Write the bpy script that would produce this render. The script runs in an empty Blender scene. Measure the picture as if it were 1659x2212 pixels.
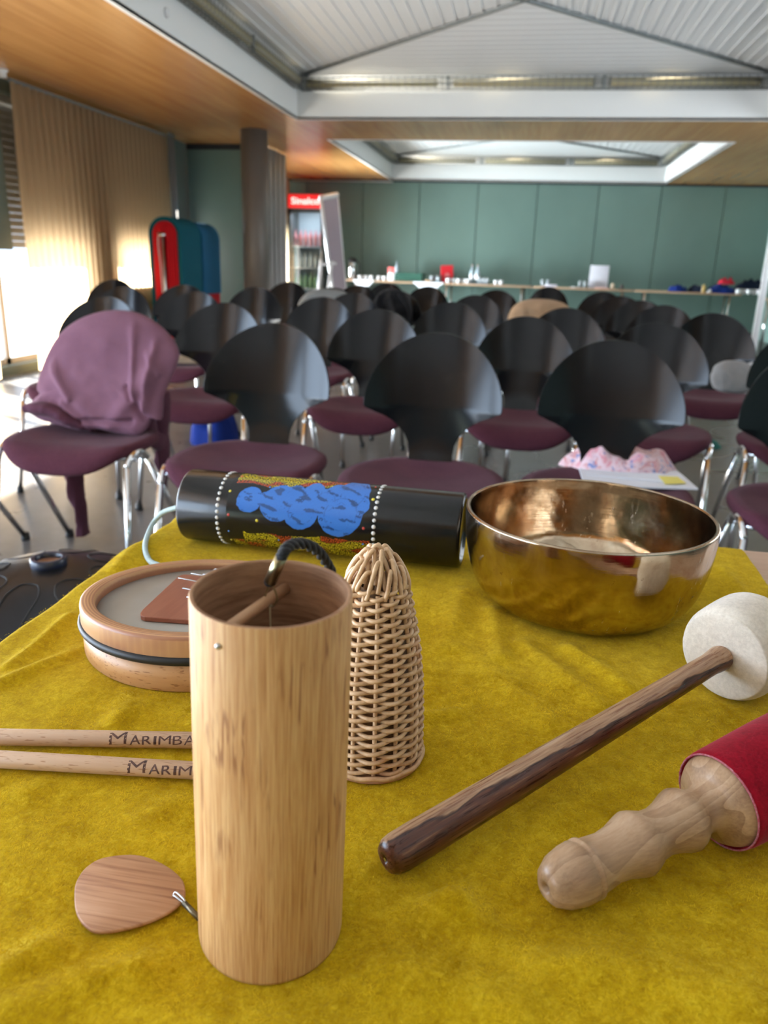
import bpy, math, random
from mathutils import Vector, Matrix, noise, Quaternion
PI = math.pi
sc = bpy.context.scene
COL = sc.collection
random.seed(7)
# ------------------------------------------------------------------ camera
F, CX, CY, CH = 1680.0, 829.5, 1106.0, 1.05
_y = Vector((310, 531, -1680)).normalized()
_z = Vector((170, 5294, 1680)); _z = (_z - _y * _z.dot(_y)).normalized()
_x = _y.cross(_z)
RW = Matrix((_x, _y, _z))                    # camera -> world
cam = bpy.data.cameras.new('camera'); co = bpy.data.objects.new('camera', cam); COL.objects.link(co)
co.matrix_world = Matrix.Translation((0, 0, CH)) @ RW.to_4x4()
cam.sensor_fit = 'VERTICAL'; cam.sensor_height = 36; cam.lens = F / 2212 * 36
cam.clip_start = .02; cam.clip_end = 80
cam.dof.use_dof = True; cam.dof.focus_distance = .52; cam.dof.aperture_fstop = 10
sc.camera = co
def ray(px, py): return RW @ Vector(((px - CX) / F, -(py - CY) / F, -1))
def P(px, py, z):                             # point of a horizontal plane
    d = ray(px, py); return Vector((0, 0, CH)) + d * ((z - CH) / d.z)
def PY(px, py, y):                            # point of a vertical plane across the room
    d = ray(px, py); return Vector((0, 0, CH)) + d * (y / d.y)
# ------------------------------------------------------------------ tagging
def tag(o, label=None, cat=None, group=None, kind=None):
    if label: o['label'] = label
    if cat: o['category'] = cat
    if group: o['group'] = group
    if kind: o['kind'] = kind
    return o
def empty(name, loc, label, cat, group=None, rz=0):
    o = bpy.data.objects.new(name, None); COL.objects.link(o); o.empty_display_size = .05
    o.location = loc; o.rotation_euler = (0, 0, rz); return tag(o, label, cat, group)
# ------------------------------------------------------------------ mesh builder
def perp(d):
    d = d.normalized(); a = Vector((0, 0, 1)) if abs(d.z) < .9 else Vector((1, 0, 0))
    u = d.cross(a).normalized(); return u, d.cross(u).normalized()
class MB:
    def __init__(s): s.v = []; s.f = []; s.sm = []
    def add(s, vs, fs, smooth=True, M=None):
        b = len(s.v)
        s.v += [tuple((M @ Vector(q)) if M else q) for q in vs]
        s.f += [tuple(b + i for i in q) for q in fs]; s.sm += [smooth] * len(fs); return s
    def box(s, x0, x1, y0, y1, z0, z1, M=None, b=0):
        if b <= 0:
            vs = [(x, y, z) for z in (z0, z1) for y in (y0, y1) for x in (x0, x1)]
            fs = [(0, 2, 3, 1), (4, 5, 7, 6), (0, 1, 5, 4), (1, 3, 7, 5), (3, 2, 6, 7), (2, 0, 4, 6)]
            return s.add(vs, fs, False, M)
        ring = []
        for cx, cy, a0 in ((x1 - b, y1 - b, 0), (x0 + b, y1 - b, 1), (x0 + b, y0 + b, 2), (x1 - b, y0 + b, 3)):
            for k in range(4):
                a = (a0 + k / 3) * PI / 2; ring.append((cx, cy, math.cos(a), math.sin(a)))
        n = len(ring); vs = []
        for (z, r) in ((z0, .35), (z0 + b * .35, .8), (z0 + b, 1), (z1 - b, 1), (z1 - b * .35, .8), (z1, .35)):
            vs += [(cx + b * r * c, cy + b * r * q, z) for cx, cy, c, q in ring]
        fs = [tuple(range(n - 1, -1, -1)), tuple(range(5 * n, 6 * n))]
        for j in range(5):
            for i in range(n): fs.append((j * n + i, j * n + (i + 1) % n, (j + 1) * n + (i + 1) % n, (j + 1) * n + i))
        return s.add(vs, fs, True, M)
    def lathe(s, prof, n=48, M=None, cap=True):
        vs = []; fs = []
        for r, z in prof: vs += [(r * math.cos(2 * PI * i / n), r * math.sin(2 * PI * i / n), z) for i in range(n)]
        for j in range(len(prof) - 1):
            for i in range(n): fs.append((j * n + i, j * n + (i + 1) % n, (j + 1) * n + (i + 1) % n, (j + 1) * n + i))
        if cap:
            if prof[0][0] > 1e-5: fs.append(tuple(range(n - 1, -1, -1)))
            m = (len(prof) - 1) * n
            if prof[-1][0] > 1e-5: fs.append(tuple(range(m, m + n)))
        return s.add(vs, fs, True, M)
    def tube(s, pts, r, n=10, closed=False, cap=True, flat=1.0, M=None):
        pts = [Vector(p) for p in pts]; k = len(pts); vs = []; fs = []
        rr = r if hasattr(r, '__len__') else [r] * k
        u = None
        for i, p in enumerate(pts):
            if closed: d = pts[(i + 1) % k] - pts[i - 1]
            else: d = pts[min(i + 1, k - 1)] - pts[max(i - 1, 0)]
            d.normalize()
            if u is None: u, w = perp(d)
            else:
                u = (u - d * u.dot(d))
                u = u.normalized() if u.length > 1e-6 else perp(d)[0]
            w = d.cross(u)
            vs += [tuple(p + u * (rr[i] * math.cos(2 * PI * j / n)) + w * (rr[i] * flat * math.sin(2 * PI * j / n))) for j in range(n)]
        for i in range(k if closed else k - 1):
            a, b = i * n, ((i + 1) % k) * n
            for j in range(n): fs.append((a + j, a + (j + 1) % n, b + (j + 1) % n, b + j))
        if cap and not closed: fs += [tuple(range(n - 1, -1, -1)), tuple(range((k - 1) * n, k * n))]
        return s.add(vs, fs, True, M)
    def ball(s, c, r, n=12, m=8, sq=(1, 1, 1)):
        vs = []; fs = []
        for j in range(m + 1):
            a = PI * j / m
            for i in range(n):
                b = 2 * PI * i / n
                vs.append((c[0] + r * sq[0] * math.sin(a) * math.cos(b), c[1] + r * sq[1] * math.sin(a) * math.sin(b), c[2] + r * sq[2] * math.cos(a)))
        for j in range(m):
            for i in range(n): fs.append((j * n + i, (j + 1) * n + i, (j + 1) * n + (i + 1) % n, j * n + (i + 1) % n))
        return s.add(vs, fs)
    def grid(s, fn, nu, nv, thick=0, wrapu=False):
        vs = [fn(i / nu, j / nv) for j in range(nv + 1) for i in range(nu + 1)]
        w = nu + 1
        fs = [(j * w + i, j * w + i + 1, (j + 1) * w + i + 1, (j + 1) * w + i) for j in range(nv) for i in range(nu)]
        return s.add(vs, fs)
    def prism(s, poly, z0, z1, M=None, smooth=False):
        n = len(poly)
        vs = [(x, y, z0) for x, y in poly] + [(x, y, z1) for x, y in poly]
        fs = [tuple(range(n - 1, -1, -1)), tuple(range(n, 2 * n))] + [(i, (i + 1) % n, n + (i + 1) % n, n + i) for i in range(n)]
        return s.add(vs, fs, smooth, M)
    def build(s, name, mat, parent=None, loc=None, solid=0, off=0, subd=0, bevel=0):
        me = bpy.data.meshes.new(name); me.from_pydata(s.v, [], s.f); me.validate(); 
        if len(me.polygons) == len(s.sm): me.polygons.foreach_set('use_smooth', s.sm)
        me.materials.append(mat); me.update()
        o = bpy.data.objects.new(name, me); COL.objects.link(o)
        if parent: o.parent = parent
        if loc is not None: o.location = loc
        if solid:
            m = o.modifiers.new('s', 'SOLIDIFY'); m.thickness = solid; m.offset = off
        if bevel:
            m = o.modifiers.new('b', 'BEVEL'); m.width = bevel; m.segments = 2; m.limit_method = 'ANGLE'
        if subd:
            m = o.modifiers.new('d', 'SUBSURF'); m.levels = m.render_levels = subd
        return o
def clean(o):   # merge doubled vertices, make normals agree
    import bmesh
    bm = bmesh.new(); bm.from_mesh(o.data); bmesh.ops.remove_doubles(bm, verts=bm.verts, dist=1e-6)
    bmesh.ops.recalc_face_normals(bm, faces=bm.faces); bm.to_mesh(o.data); bm.free(); return o
def aim(p0, p1):                               # matrix: local +Z runs p0 -> p1
    return Matrix.Translation(p0) @ (Vector(p1) - Vector(p0)).to_track_quat('Z', 'Y').to_matrix().to_4x4()
def lerp(a, b, t): return a + (b - a) * t
def curve_r(tab, t):
    for (a, x), (b, y) in zip(tab, tab[1:]):
        if t <= b:
            k = (t - a) / (b - a); k = k * k * (3 - 2 * k) * .5 + k * .5; return lerp(x, y, k)
    return tab[-1][1]
def spline(pts, n=8):
    pts = [Vector(p) for p in pts]; out = []
    for i in range(len(pts) - 1):
        a = pts[max(i - 1, 0)]; b = pts[i]; c = pts[i + 1]; d = pts[min(i + 2, len(pts) - 1)]
        for k in range(n):
            t = k / n
            out.append(.5 * ((2 * b) + (c - a) * t + (2 * a - 5 * b + 4 * c - d) * t * t + (3 * b - a - 3 * c + d) * t ** 3))
    return out + [pts[-1]]
def nz(x, y, z=0): return noise.noise(Vector((x, y, z)))
def text_mesh(s, size, cuts=0, bold=0):
    import bmesh
    cu = bpy.data.curves.new('letters', 'FONT'); cu.body = s; cu.size = size; cu.offset = bold; cu.resolution_u = 3
    o = bpy.data.objects.new('letters', cu); COL.objects.link(o)
    dg = bpy.context.evaluated_depsgraph_get(); me = bpy.data.meshes.new_from_object(o.evaluated_get(dg))
    bpy.data.objects.remove(o); 
    bm = bmesh.new(); bm.from_mesh(me); bmesh.ops.triangulate(bm, faces=bm.faces)
    if cuts: bmesh.ops.subdivide_edges(bm, edges=bm.edges, cuts=cuts, use_grid_fill=True)
    v = [tuple(q.co) for q in bm.verts]; bm.verts.index_update(); f = [tuple(q.index for q in p.verts) for p in bm.faces]; bm.free()
    return v, f
# ------------------------------------------------------------------ materials
class N:
    def __init__(s, name):
        s.m = bpy.data.materials.new(name); s.m.use_nodes = True; s.t = s.m.node_tree; s.t.nodes.clear()
        s.out = s.n('ShaderNodeOutputMaterial')
    def n(s, typ, ins=None, **kw):
        q = s.t.nodes.new(typ)
        for k, v in kw.items(): setattr(q, k, v)
        for k, v in (ins or {}).items(): s.set(q, k, v)
        return q
    def set(s, q, k, v):
        i = q.inputs[k]
        if isinstance(v, tuple) and len(v) == 2 and hasattr(v[0], 'outputs'): s.t.links.new(v[0].outputs[v[1]], i)
        elif hasattr(v, 'outputs'): s.t.links.new(v.outputs[0], i)
        elif isinstance(v, (tuple, list)) and len(v) == 3 and i.type == 'RGBA': i.default_value = (*v, 1)
        else: i.default_value = v
    def coord(s, sc=(1, 1, 1), kind='Object', rot=(0, 0, 0)):
        c = s.n('ShaderNodeTexCoord'); return s.n('ShaderNodeMapping', {0: (c, kind), 'Scale': sc, 'Rotation': rot})
    def noise(s, vec, scale=1, det=4, rough=.55, dist=0):
        return s.n('ShaderNodeTexNoise', {'Vector': vec, 'Scale': scale, 'Detail': det, 'Roughness': rough, 'Distortion': dist})
    def ramp(s, fac, *stops):
        r = s.n('ShaderNodeValToRGB', {0: fac}); e = r.color_ramp.elements
        while len(e) < len(stops): e.new(.5)
        for q, (p, c) in zip(e, stops): q.position = p; q.color = (*c, 1) if len(c) == 3 else c
        return r
    def mix(s, fac, a, b, mode='MIX'):
        q = s.n('ShaderNodeMix', data_type='RGBA', blend_type=mode)
        s.set(q, 0, fac); s.set(q, 6, a); s.set(q, 7, b); return (q, 2)
    def math(s, op, a, b=0, c=0):
        q = s.n('ShaderNodeMath', operation=op); s.set(q, 0, a); s.set(q, 1, b); s.set(q, 2, c); return q
    def bump(s, h, st=.3, dist=.001, normal=None):
        d = {'Height': h, 'Strength': st, 'Distance': dist}
        if normal: d['Normal'] = normal
        return s.n('ShaderNodeBump', d)
    def pbr(s, **k):
        ren = dict(col='Base Color', rough='Roughness', metal='Metallic', normal='Normal', sheen='Sheen Weight', sheenr='Sheen Roughness',
                   coat='Coat Weight', coatr='Coat Roughness', spec='Specular IOR Level', trans='Transmission Weight', ior='IOR', alpha='Alpha',
                   emit='Emission Color', emits='Emission Strength', sheent='Sheen Tint', aniso='Anisotropic')
        p = s.n('ShaderNodeBsdfPrincipled', {ren[a]: b for a, b in k.items()})
        s.t.links.new(p.outputs[0], s.out.inputs[0]); return s.m
def mk(name, c1, c2=None, scl=(10, 10, 10), lo=.35, hi=.65, det=4, dist=0, bump=0, bscl=None, bdist=.001, **k):
    a = N(name); vec = a.coord(scl)
    if c2: 
        f = a.noise(vec, 1, det, .6, dist); k['col'] = a.ramp(f, (lo, c1), (hi, c2))
    else: k['col'] = c1
    if bump:
        k['normal'] = a.bump(a.noise(a.coord(bscl or scl), 1, 5, .6), bump, bdist)
    return a.pbr(**k)
def wood(name, light, dark, along=2, s=1.0, rough=.45, bump=.15, pores=None, **k):
    a = N(name)
    fine = [260 * s] * 3; fine[along] = 9 * s
    broad = [38 * s] * 3; broad[along] = 2.2 * s
    f1 = a.noise(a.coord(fine), 1, 3, .6); f2 = a.noise(a.coord(broad), 1, 4, .55, 1.2)
    h = a.math('MULTIPLY_ADD', f1, .45, a.math('MULTIPLY', f2, .55))
    c = a.ramp(h, (.36, dark), (.52, tuple(lerp(x, y, .7) for x, y in zip(dark, light))), (.66, light))
    if pores:
        ps = [900 * s] * 3; ps[along] = 110 * s
        pf = a.ramp(a.noise(a.coord(ps), 1, 1, .5), (.30, (0, 0, 0)), (.36, (1, 1, 1)))
        c = a.mix(pf, tuple(pores), (c, 0))
    return a.pbr(col=c, rough=rough, normal=a.bump(h, bump, .0005), **k)
# ------------------------------------------------------------------ shared materials
def m_ceiling():
    a = N('ceiling_wood')
    f1 = a.noise(a.coord((26, .8, 26)), 1, 5, .6, .6); f2 = a.noise(a.coord((3, .35, 3)), 1, 3)
    c = a.ramp(a.math('MULTIPLY_ADD', f1, .6, a.math('MULTIPLY', f2, .4)), (.35, (.42, .19, .055)), (.62, (.60, .31, .105)))
    return a.pbr(col=c, rough=.23, spec=.6, normal=a.bump(f1, .06, .002))
M_CEIL = m_ceiling()
M_WHITE = mk('white_paint', (.80, .80, .79), rough=.6, bump=.05, bscl=(60, 60, 60))
M_PANEL = mk('white_slat_panel', (.80, .81, .82), rough=.42, bump=.04, bscl=(4, 90, 4))
M_GREY = mk('grey_metal_trim', (.22, .24, .24), rough=.45, metal=.3)
def m_green():
    a = N('green_panel')
    c = a.ramp(a.noise(a.coord((1.2, 1.2, .8)), 1, 3), (.3, (.108, .170, .145)), (.7, (.13, .20, .172)))
    return a.pbr(col=c, rough=.38, spec=.5, normal=a.bump(a.noise(a.coord((160, 160, 160)), 1, 2), .05, .001))
M_GREEN = m_green()
M_DGREEN = mk('dark_green_paint', (.10, .135, .115), (.12, .155, .13), (2, 2, 2), rough=.5)
M_DARK = mk('black_gap', (.015, .015, .015), rough=.7)
def m_floor():
    a = N('grey_floor')
    v = a.coord((1, 1, 1)); n = a.noise(v, 1.3, 6, .6, .6); n2 = a.noise(v, 14, 5, .7)
    h = a.math('MULTIPLY_ADD', n2, .4, a.math('MULTIPLY', n, .6))
    c = a.ramp(h, (.35, (.075, .07, .065)), (.6, (.13, .122, .115)))
    r = a.ramp(n, (.3, (.24, .24, .24)), (.7, (.36, .36, .36)))
    return a.pbr(col=c, rough=r, spec=.5, normal=a.bump(h, .04, .002))
M_FLOOR = m_floor()
M_FRAME = mk('window_frame_paint', (.30, .30, .29), rough=.45)
def m_glass():
    a = N('window_glass')
    g = a.n('ShaderNodeBsdfGlossy', {'Roughness': .02, 'Color': (1, 1, 1)}); t = a.n('ShaderNodeBsdfTransparent', {'Color': (.95, .97, .98)})
    mx = a.n('ShaderNodeMixShader', {0: .05, 1: t, 2: g})
    a.t.links.new(mx.outputs[0], a.out.inputs[0]); return a.m
M_GLASS = m_glass()
def m_curtain(name, c, tr):
    a = N(name)
    n = a.noise(a.coord((900, 900, 900)), 1, 2)
    d = a.n('ShaderNodeBsdfDiffuse', {'Color': c, 'Normal': a.bump(n, .2, .001)}); t = a.n('ShaderNodeBsdfTranslucent', {'Color': tr})
    mx = a.n('ShaderNodeMixShader', {0: .5, 1: d, 2: t}); a.t.links.new(mx.outputs[0], a.out.inputs[0]); return a.m
M_CURT = m_curtain('tan_curtain', (.36, .26, .165), (.74, .56, .35))
M_GCURT = m_curtain('grey_curtain', (.34, .32, .30), (.2, .19, .18))
M_SHUT = mk('shutter_slats', (.20, .19, .17), rough=.6)
M_CHROME = mk('chrome', (.78, .79, .80), rough=.12, metal=1)
M_STEEL = mk('brushed_steel', (.55, .56, .57), rough=.3, metal=1)
M_RUBBER = mk('black_rubber', (.012, .012, .013), rough=.5)
M_PLASTW = mk('white_plastic', (.75, .76, .78), rough=.4)
def S(name, mb, mat, **k):                    # a piece of the room
    o = mb.build(name, mat, **k); o['kind'] = 'structure'; return o
# ------------------------------------------------------------------ room shell
XL, XR, YN, YF, ZC = -4.40, 3.84, -4.0, 14.45, 2.40
S('floor', MB().box(XL - .3, XR + .3, YN - .2, YF + .2, -.1, 0), M_FLOOR)
S('ground', MB().box(-30, XL - .3, -25, 40, -.3, -.12), mk('bounce_paving', (.42, .41, .39), (.5, .49, .46), (3, 3, 3), rough=.8))  # outside ground added and kept bright to bounce light indoors
cf = [(-2.1, 2.45), (3.93, 8.44), (9.82, 14.33)]; CX0, CX1 = -2.42, 2.09
m = MB()
m.box(XL - .3, CX0, YN, YF, ZC, ZC + .02).box(CX1, XR + .2, YN, YF, ZC, ZC + .02)
ys = [YN] + [q for c in cf for q in c] + [YF]
for i in range(0, len(ys), 2): m.box(CX0, CX1, ys[i], ys[i + 1], ZC, ZC + .02)
S('ceiling', m, M_CEIL)
ZT = 2.79
ti = 0
for ci, (y0, y1) in enumerate(cf):
    yc = (y0 + y1) / 2; xc = (CX0 + CX1) / 2; hx = (CX1 - CX0) / 2
    ti += 1
    m = MB(); w = .03
    m.box(CX0 - w, CX0, y0 - w, y1 + w, ZC - .004, ZT).box(CX1, CX1 + w, y0 - w, y1 + w, ZC - .004, ZT)
    m.box(CX0, CX1, y0 - w, y0, ZC - .004, ZT).box(CX0, CX1, y1, y1 + w, ZC - .004, ZT)
    S('trim_%d' % ti, m, M_WHITE)
    ti += 1
    m = MB().box(CX0 - w, CX1 + w, y0 - w, y1 + w, ZT, ZT + .02)
    k = 0; hy = (y1 - y0) / 2
    x = .1
    while x < hx:
        ln = x / hx * hy - .02
        for sg in (-1, 1):
            m.box(xc + sg * x - .012, xc + sg * x + .012, yc - ln, yc + ln, ZT - .006, ZT)
        x += .105
    for j in range(1, 16):                     # boards of the front and back triangles, close joints
        y = j / 16 * hy; ln = y / hy * hx - .03
        for sg in (-1, 1): m.box(xc - ln, xc + ln, yc + sg * y - .001, yc + sg * y + .001, ZT - .002, ZT)
    S('ceiling_panel', m, M_PANEL)
    ti += 1
    m = MB()
    for sx in (-1, 1):
        a = Vector((xc - hx, yc - sx * hy, ZT - .012)); b = Vector((xc + hx, yc + sx * hy, ZT - .012))
        m.tube([a, b], .022, 6, flat=.6)
    S('trim_%d' % ti, m, M_GREY)
M_TUBE = mk('yellowed_lamp_cover', (.42, .37, .24), rough=.75, spec=.15)
M_WIRE = mk('grey_wire', (.20, .21, .20), rough=.5, metal=.4)
def tray(p0, p1, inn, label):
    p0 = Vector(p0); p1 = Vector(p1); inn = Vector(inn); d = (p1 - p0); L = d.length; d.normalize()
    r = empty('cable_tray', p0, label, 'cable tray', 'wire trays along the ceiling recesses')
    m = MB(); zz = Vector((0, 0, 1)); W, Hh = .13, .10
    prof = [inn * .0 + zz * Hh, inn * .0, inn * W * .5, inn * W, inn * W + zz * Hh]
    prof5 = prof + [inn * W + zz * Hh * .5, zz * Hh * .5]
    for q in prof5: m.tube([q, q + d * L], .0045, 4)
    n = int(L / .07)
    for i in range(n + 1):
        o = d * (L * i / n); m.tube([q + o for q in prof], .003, 4)
    m.build('wire_mesh', M_WIRE, r)
    k = 3
    for i in range(k):
        a = L * (i + .04) / k; b = L * (i + .93) / k
        c = inn * W * .5 + zz * .05
        MB().tube([c + d * a, c + d * b], .036, 10).build('lamp_cover', M_TUBE, r)
    for i in range(k + 1):
        m = MB(); o = d * max(.02, min(L - .02, L * i / k)); m.box(-.012, .012, -.012, .012, -.01, Hh + .012, Matrix.Translation(o + inn * W * .5)).build('bracket', M_GREY, r)
for nm, (y0, y1) in (('near', cf[1]), ('far', cf[2])):
    tray((CX0 + .01, y0 + .15, 2.655), (CX0 + .01, y1 - .15, 2.655), (1, 0, 0), 'grey wire tray along the left side of the %s ceiling recess' % nm)
    tray((CX1 - .01, y0 + .15, 2.655), (CX1 - .01, y1 - .15, 2.655), (-1, 0, 0), 'grey wire tray along the right side of the %s ceiling recess' % nm)
    tray((CX0 + .05, y1 - .01, 2.655), (CX1 - .05, y1 - .01, 2.655), (0, -1, 0), 'grey wire tray across the back of the %s ceiling recess' % nm)
# back wall of tall green panels
m = MB(); xs = [XL - .2, -3.95]; 
while xs[-1] < XR - .3: xs.append(xs[-1] + 1.005)
xs[-1] = XR + .2
for a, b in zip(xs, xs[1:]): m.box(a + .006, b - .006, YF - .05, YF, .02, 2.375)
S('wall_back', m, M_GREEN)
S('trim_32', MB().box(XL - .3, XR + .3, YF, YF + .2, 0, 3), M_DARK)
S('trim_20', MB().box(-3.9, XR, YF - .09, YF - .05, 2.37, 2.398), M_DARK)
m = MB().box(-4.2, -2.4, YF - .16, YF - .12, 2.355, 2.375)
S('trim_21', m, M_STEEL)
# right wall with daylight windows beyond the frame
rw = [(3.2, 5.6), (6.2, 8.6)]
def side_wall(name, x0, x1, wins, mat):
    m = MB(); y = YN
    for (a, b, z0, z1) in wins:
        m.box(x0, x1, y, a, 0, 2.42); m.box(x0, x1, a, b, 0, z0); m.box(x0, x1, a, b, z1, 2.42); y = b
    m.box(x0, x1, y, YF + .2, 0, 2.42); S(name, m, mat)
RWIN = [(a, b, .9, 2.25) for a, b in rw]
side_wall('wall_right', XR, XR + .2, RWIN, mk('pale_green_paint', (.20, .30, .27), (.22, .32, .29), (2, 2, 2), rough=.5))
LWIN = [(-3.6, -.55, .12, 2.3), (-.4, 2.45, .12, 2.3), (2.85, 7.55, .08, 2.3), (8.0, 9.35, .78, 2.3), (9.48, 9.86, .08, 1.78), (11.4, 14.2, .08, 2.3)]
side_wall('wall_left', XL - .22, XL, LWIN, M_DGREEN)
S('wall_near', MB().box(XL - .2, XR + .2, YN - .2, YN, 0, 2.45), M_DGREEN)
for i, (a, b, z0, z1) in enumerate(LWIN + RWIN):
    left = i < len(LWIN); xx = XL - .13 if left else XR + .1
    fr = MB(); n = max(1, round((b - a) / 1.15)); t = .03 if b - a > 1 else .012
    fr.box(xx - .03, xx + .03, a, b, z0, z0 + .05).box(xx - .03, xx + .03, a, b, z1 - .05, z1)
    for k in range(n + 1):
        y = lerp(a + t, b - t, k / n); fr.box(xx - .03, xx + .03, y - t, y + t, z0, z1)
    w = S('window_%d' % (i + 1), fr, M_FRAME)
    g = MB()
    for k in range(n): g.box(xx - .004, xx + .004, lerp(a, b, k / n) + t, lerp(a, b, (k + 1) / n) - t, z0 + .05, z1 - .05)
    g.build('pane', M_GLASS, w)
    if i in (2, 3, 5):
        zs_ = 1.05 if i < 5 else 1.32
        s = MB()
        for k in range(int((2.3 - zs_) / .06)): s.box(xx - .07, xx - .045, a + .03, b - .03, zs_ + .02 + k * .06, zs_ + .02 + k * .06 + .057)
        s.build('roller_shutter', M_SHUT, w)
S('trim_31', MB().box(XL - .03, XL + .02, 5.88, 6.42, 1.05, ZC), M_DGREEN)
# baseboards
S('baseboard_back', MB().box(-3.9, XR, YF - .07, YF - .05, 0, .09), M_DARK)
# curtains
def curtain(y0, y1, x, label, mat=M_CURT, pl=.105, z1=2.345, name='curtain', amp=.042, lean=0):
    r = empty(name, (x, y0, .03), label, 'curtain', None)
    L = y1 - y0; n = int(L / pl * 10); amp0 = amp
    def fn(u, v):
        y = u * L; z = v * (z1 - .03)
        ph = 2 * PI * y / pl + .7 * nz(y * 1.3, v * 1.2) + 1.2 * nz(y * .8, 3)
        sh = .05 * nz(y * .9, v * 1.5, 5) * (1 - v)
        return (amp0 * (.75 + .35 * (1 - v)) * math.sin(ph) + sh, y + .03 * nz(y * 2, v * 1.3, 9) * (1 - v) + lean * (1 - v) * u * L, z)
    MB().grid(fn, n, 24).build('fabric', mat, r)
    h = MB(); h.box(-.012, .012, 0, L, z1 - .03, z1 - .005); h.build('curtain_track', M_GREY, r)
    return r
curtain(6.40, 9.30, XL + .16, 'long tan pleated curtain hanging before the shuttered window on the left')
curtain(5.55, 5.86, XL + .16, 'narrow end of a tan curtain at the extreme left edge, by the dark green pillar')
curtain(12.9, 14.1, XL + .18, 'golden sunlit curtain strip between the grey slats and the drinks fridge')
curtain(9.28, 9.42, XL + .20, 'grey folded curtain end at the right edge of the long tan curtain', M_GCURT, .05, 2.36, 'curtain', .03)
# hall divider: green end panel, column, folded grey panels
r = empty('partition_panel', (-4.0, 10.22, 0), 'dark green folding partition panel standing left of the round column', 'partition')
MB().box(-.38, .42, -.03, .03, .03, 2.33, b=.006).build('panel', M_GREEN, r)
MB().box(-.38, .42, -.022, .022, 2.331, 2.395).build('top_gap_strip', M_DARK, r)  # solid black strip stands in for the dark gap over the panel
m = MB().lathe([(.15, 0), (.15, ZC)], 48)
o = m.build('column', mk('taupe_column_paint', (.14, .125, .11), (.16, .145, .13), (9, 9, 1), rough=.42), loc=PY(546, 280, 9.1) * Vector((1, 1, 0)) if 0 else (-3.125, 9.15, 0))
tag(o, 'round taupe column rising between the green partition panel and grey folded slats', 'column'); o['kind'] = 'structure'; o.name = 'trim_30'
r = empty('folded_partition', (-3.36, 10.1, 0), 'stack of narrow grey folded partition slats right of the column', 'partition')
M_SLAT = mk('grey_slat', (.15, .145, .145), (.19, .185, .18), (1, 1, 2), rough=.45)
for k in range(5): MB().box(0, .035, k * .2, k * .2 + .15, .02, 2.37, b=.012).build('slat', M_SLAT, r)
# ceiling spot at far left
r = empty('ceiling_spotlight', tuple(P(4, 150, 2.4) ), 'small white spotlight on the wooden ceiling at the extreme left edge', 'ceiling light')
MB().lathe([(.045, 0), (.045, -.012), (.03, -.02), (.03, -.05), (.034, -.055)], 24).build('housing', M_PLASTW, r)
r = empty('smoke_detector', tuple(PY(448, 95, 6.4)), 'small white sensor on the left side face of the near ceiling recess', 'sensor')
r.location = (CX0 + .001, 6.4 if 0 else 5.4, 2.53)
MB().lathe([(.03, 0), (.03, .012), (.022, .02)], 20, Matrix.Rotation(PI / 2, 4, 'Y')).build('cover', M_PLASTW, r)
# ------------------------------------------------------------------ daylight
w = bpy.data.worlds.new('sky'); sc.world = w; w.use_nodes = True
bg = w.node_tree.nodes['Background']; bg.inputs[0].default_value = (.62, .78, 1, 1); bg.inputs[1].default_value = 3.5
def area(name, loc, sx, sy, toward, col, power):
    l = bpy.data.lights.new(name, 'AREA'); l.shape = 'RECTANGLE'; l.size = sx; l.size_y = sy; l.energy = power; l.color = col
    o = bpy.data.objects.new(name, l); COL.objects.link(o); o.location = loc
    o.rotation_euler = Vector(toward).to_track_quat('-Z', 'Z').to_euler(); return o
def window_light(name, a, b, z0, z1, left, col, power):
    l = area(name, (XL - .5 if left else XR + .45, (a + b) / 2, (z0 + z1) / 2), z1 - z0, b - a, (1 if left else -1, 0, 0), col, power)
    q = Matrix(((0, 0, -1 if left else 1), (0, 1, 0), (1, 0, 0))).transposed() if 0 else None
    import mathutils
    ax_z = Vector((-1 if left else 1, 0, 0)); ax_y = Vector((0, 1, 0)); ax_x = ax_y.cross(ax_z)
    l.rotation_euler = Matrix((ax_x, ax_y, ax_z)).transposed().to_euler()
    if z1 < 2: l.data.spread = math.radians(100)
    return l
window_light('window_daylight', -3.6, 2.45, .12, 2.3, True, (.66, .80, 1), 620)
window_light('window_daylight', 2.85, 7.55, .08, 1.05, True, (1, .96, .90), 150)
window_light('window_daylight', 8.0, 9.35, .78, 1.05, True, (1, .93, .82), 40)
window_light('window_daylight', 11.4, 14.2, .08, 1.32, True, (.86, .96, 1), 900)
window_light('window_daylight', 3.2, 8.6, .9, 2.25, False, (1, .97, .92), 150)
sun = bpy.data.lights.new('sun', 'SUN'); sun.energy = 105; sun.angle = .012; sun.color = (1, .93, .84)
so = bpy.data.objects.new('sun', sun); COL.objects.link(so); so.rotation_euler = Vector((1, -.5, -.45)).to_track_quat('-Z', 'Y').to_euler()
vs = sc.view_settings; vs.view_transform = 'Standard'; vs.look = 'None'; vs.exposure = 0.0; vs.gamma = 1; vs.use_curve_mapping = False
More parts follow.
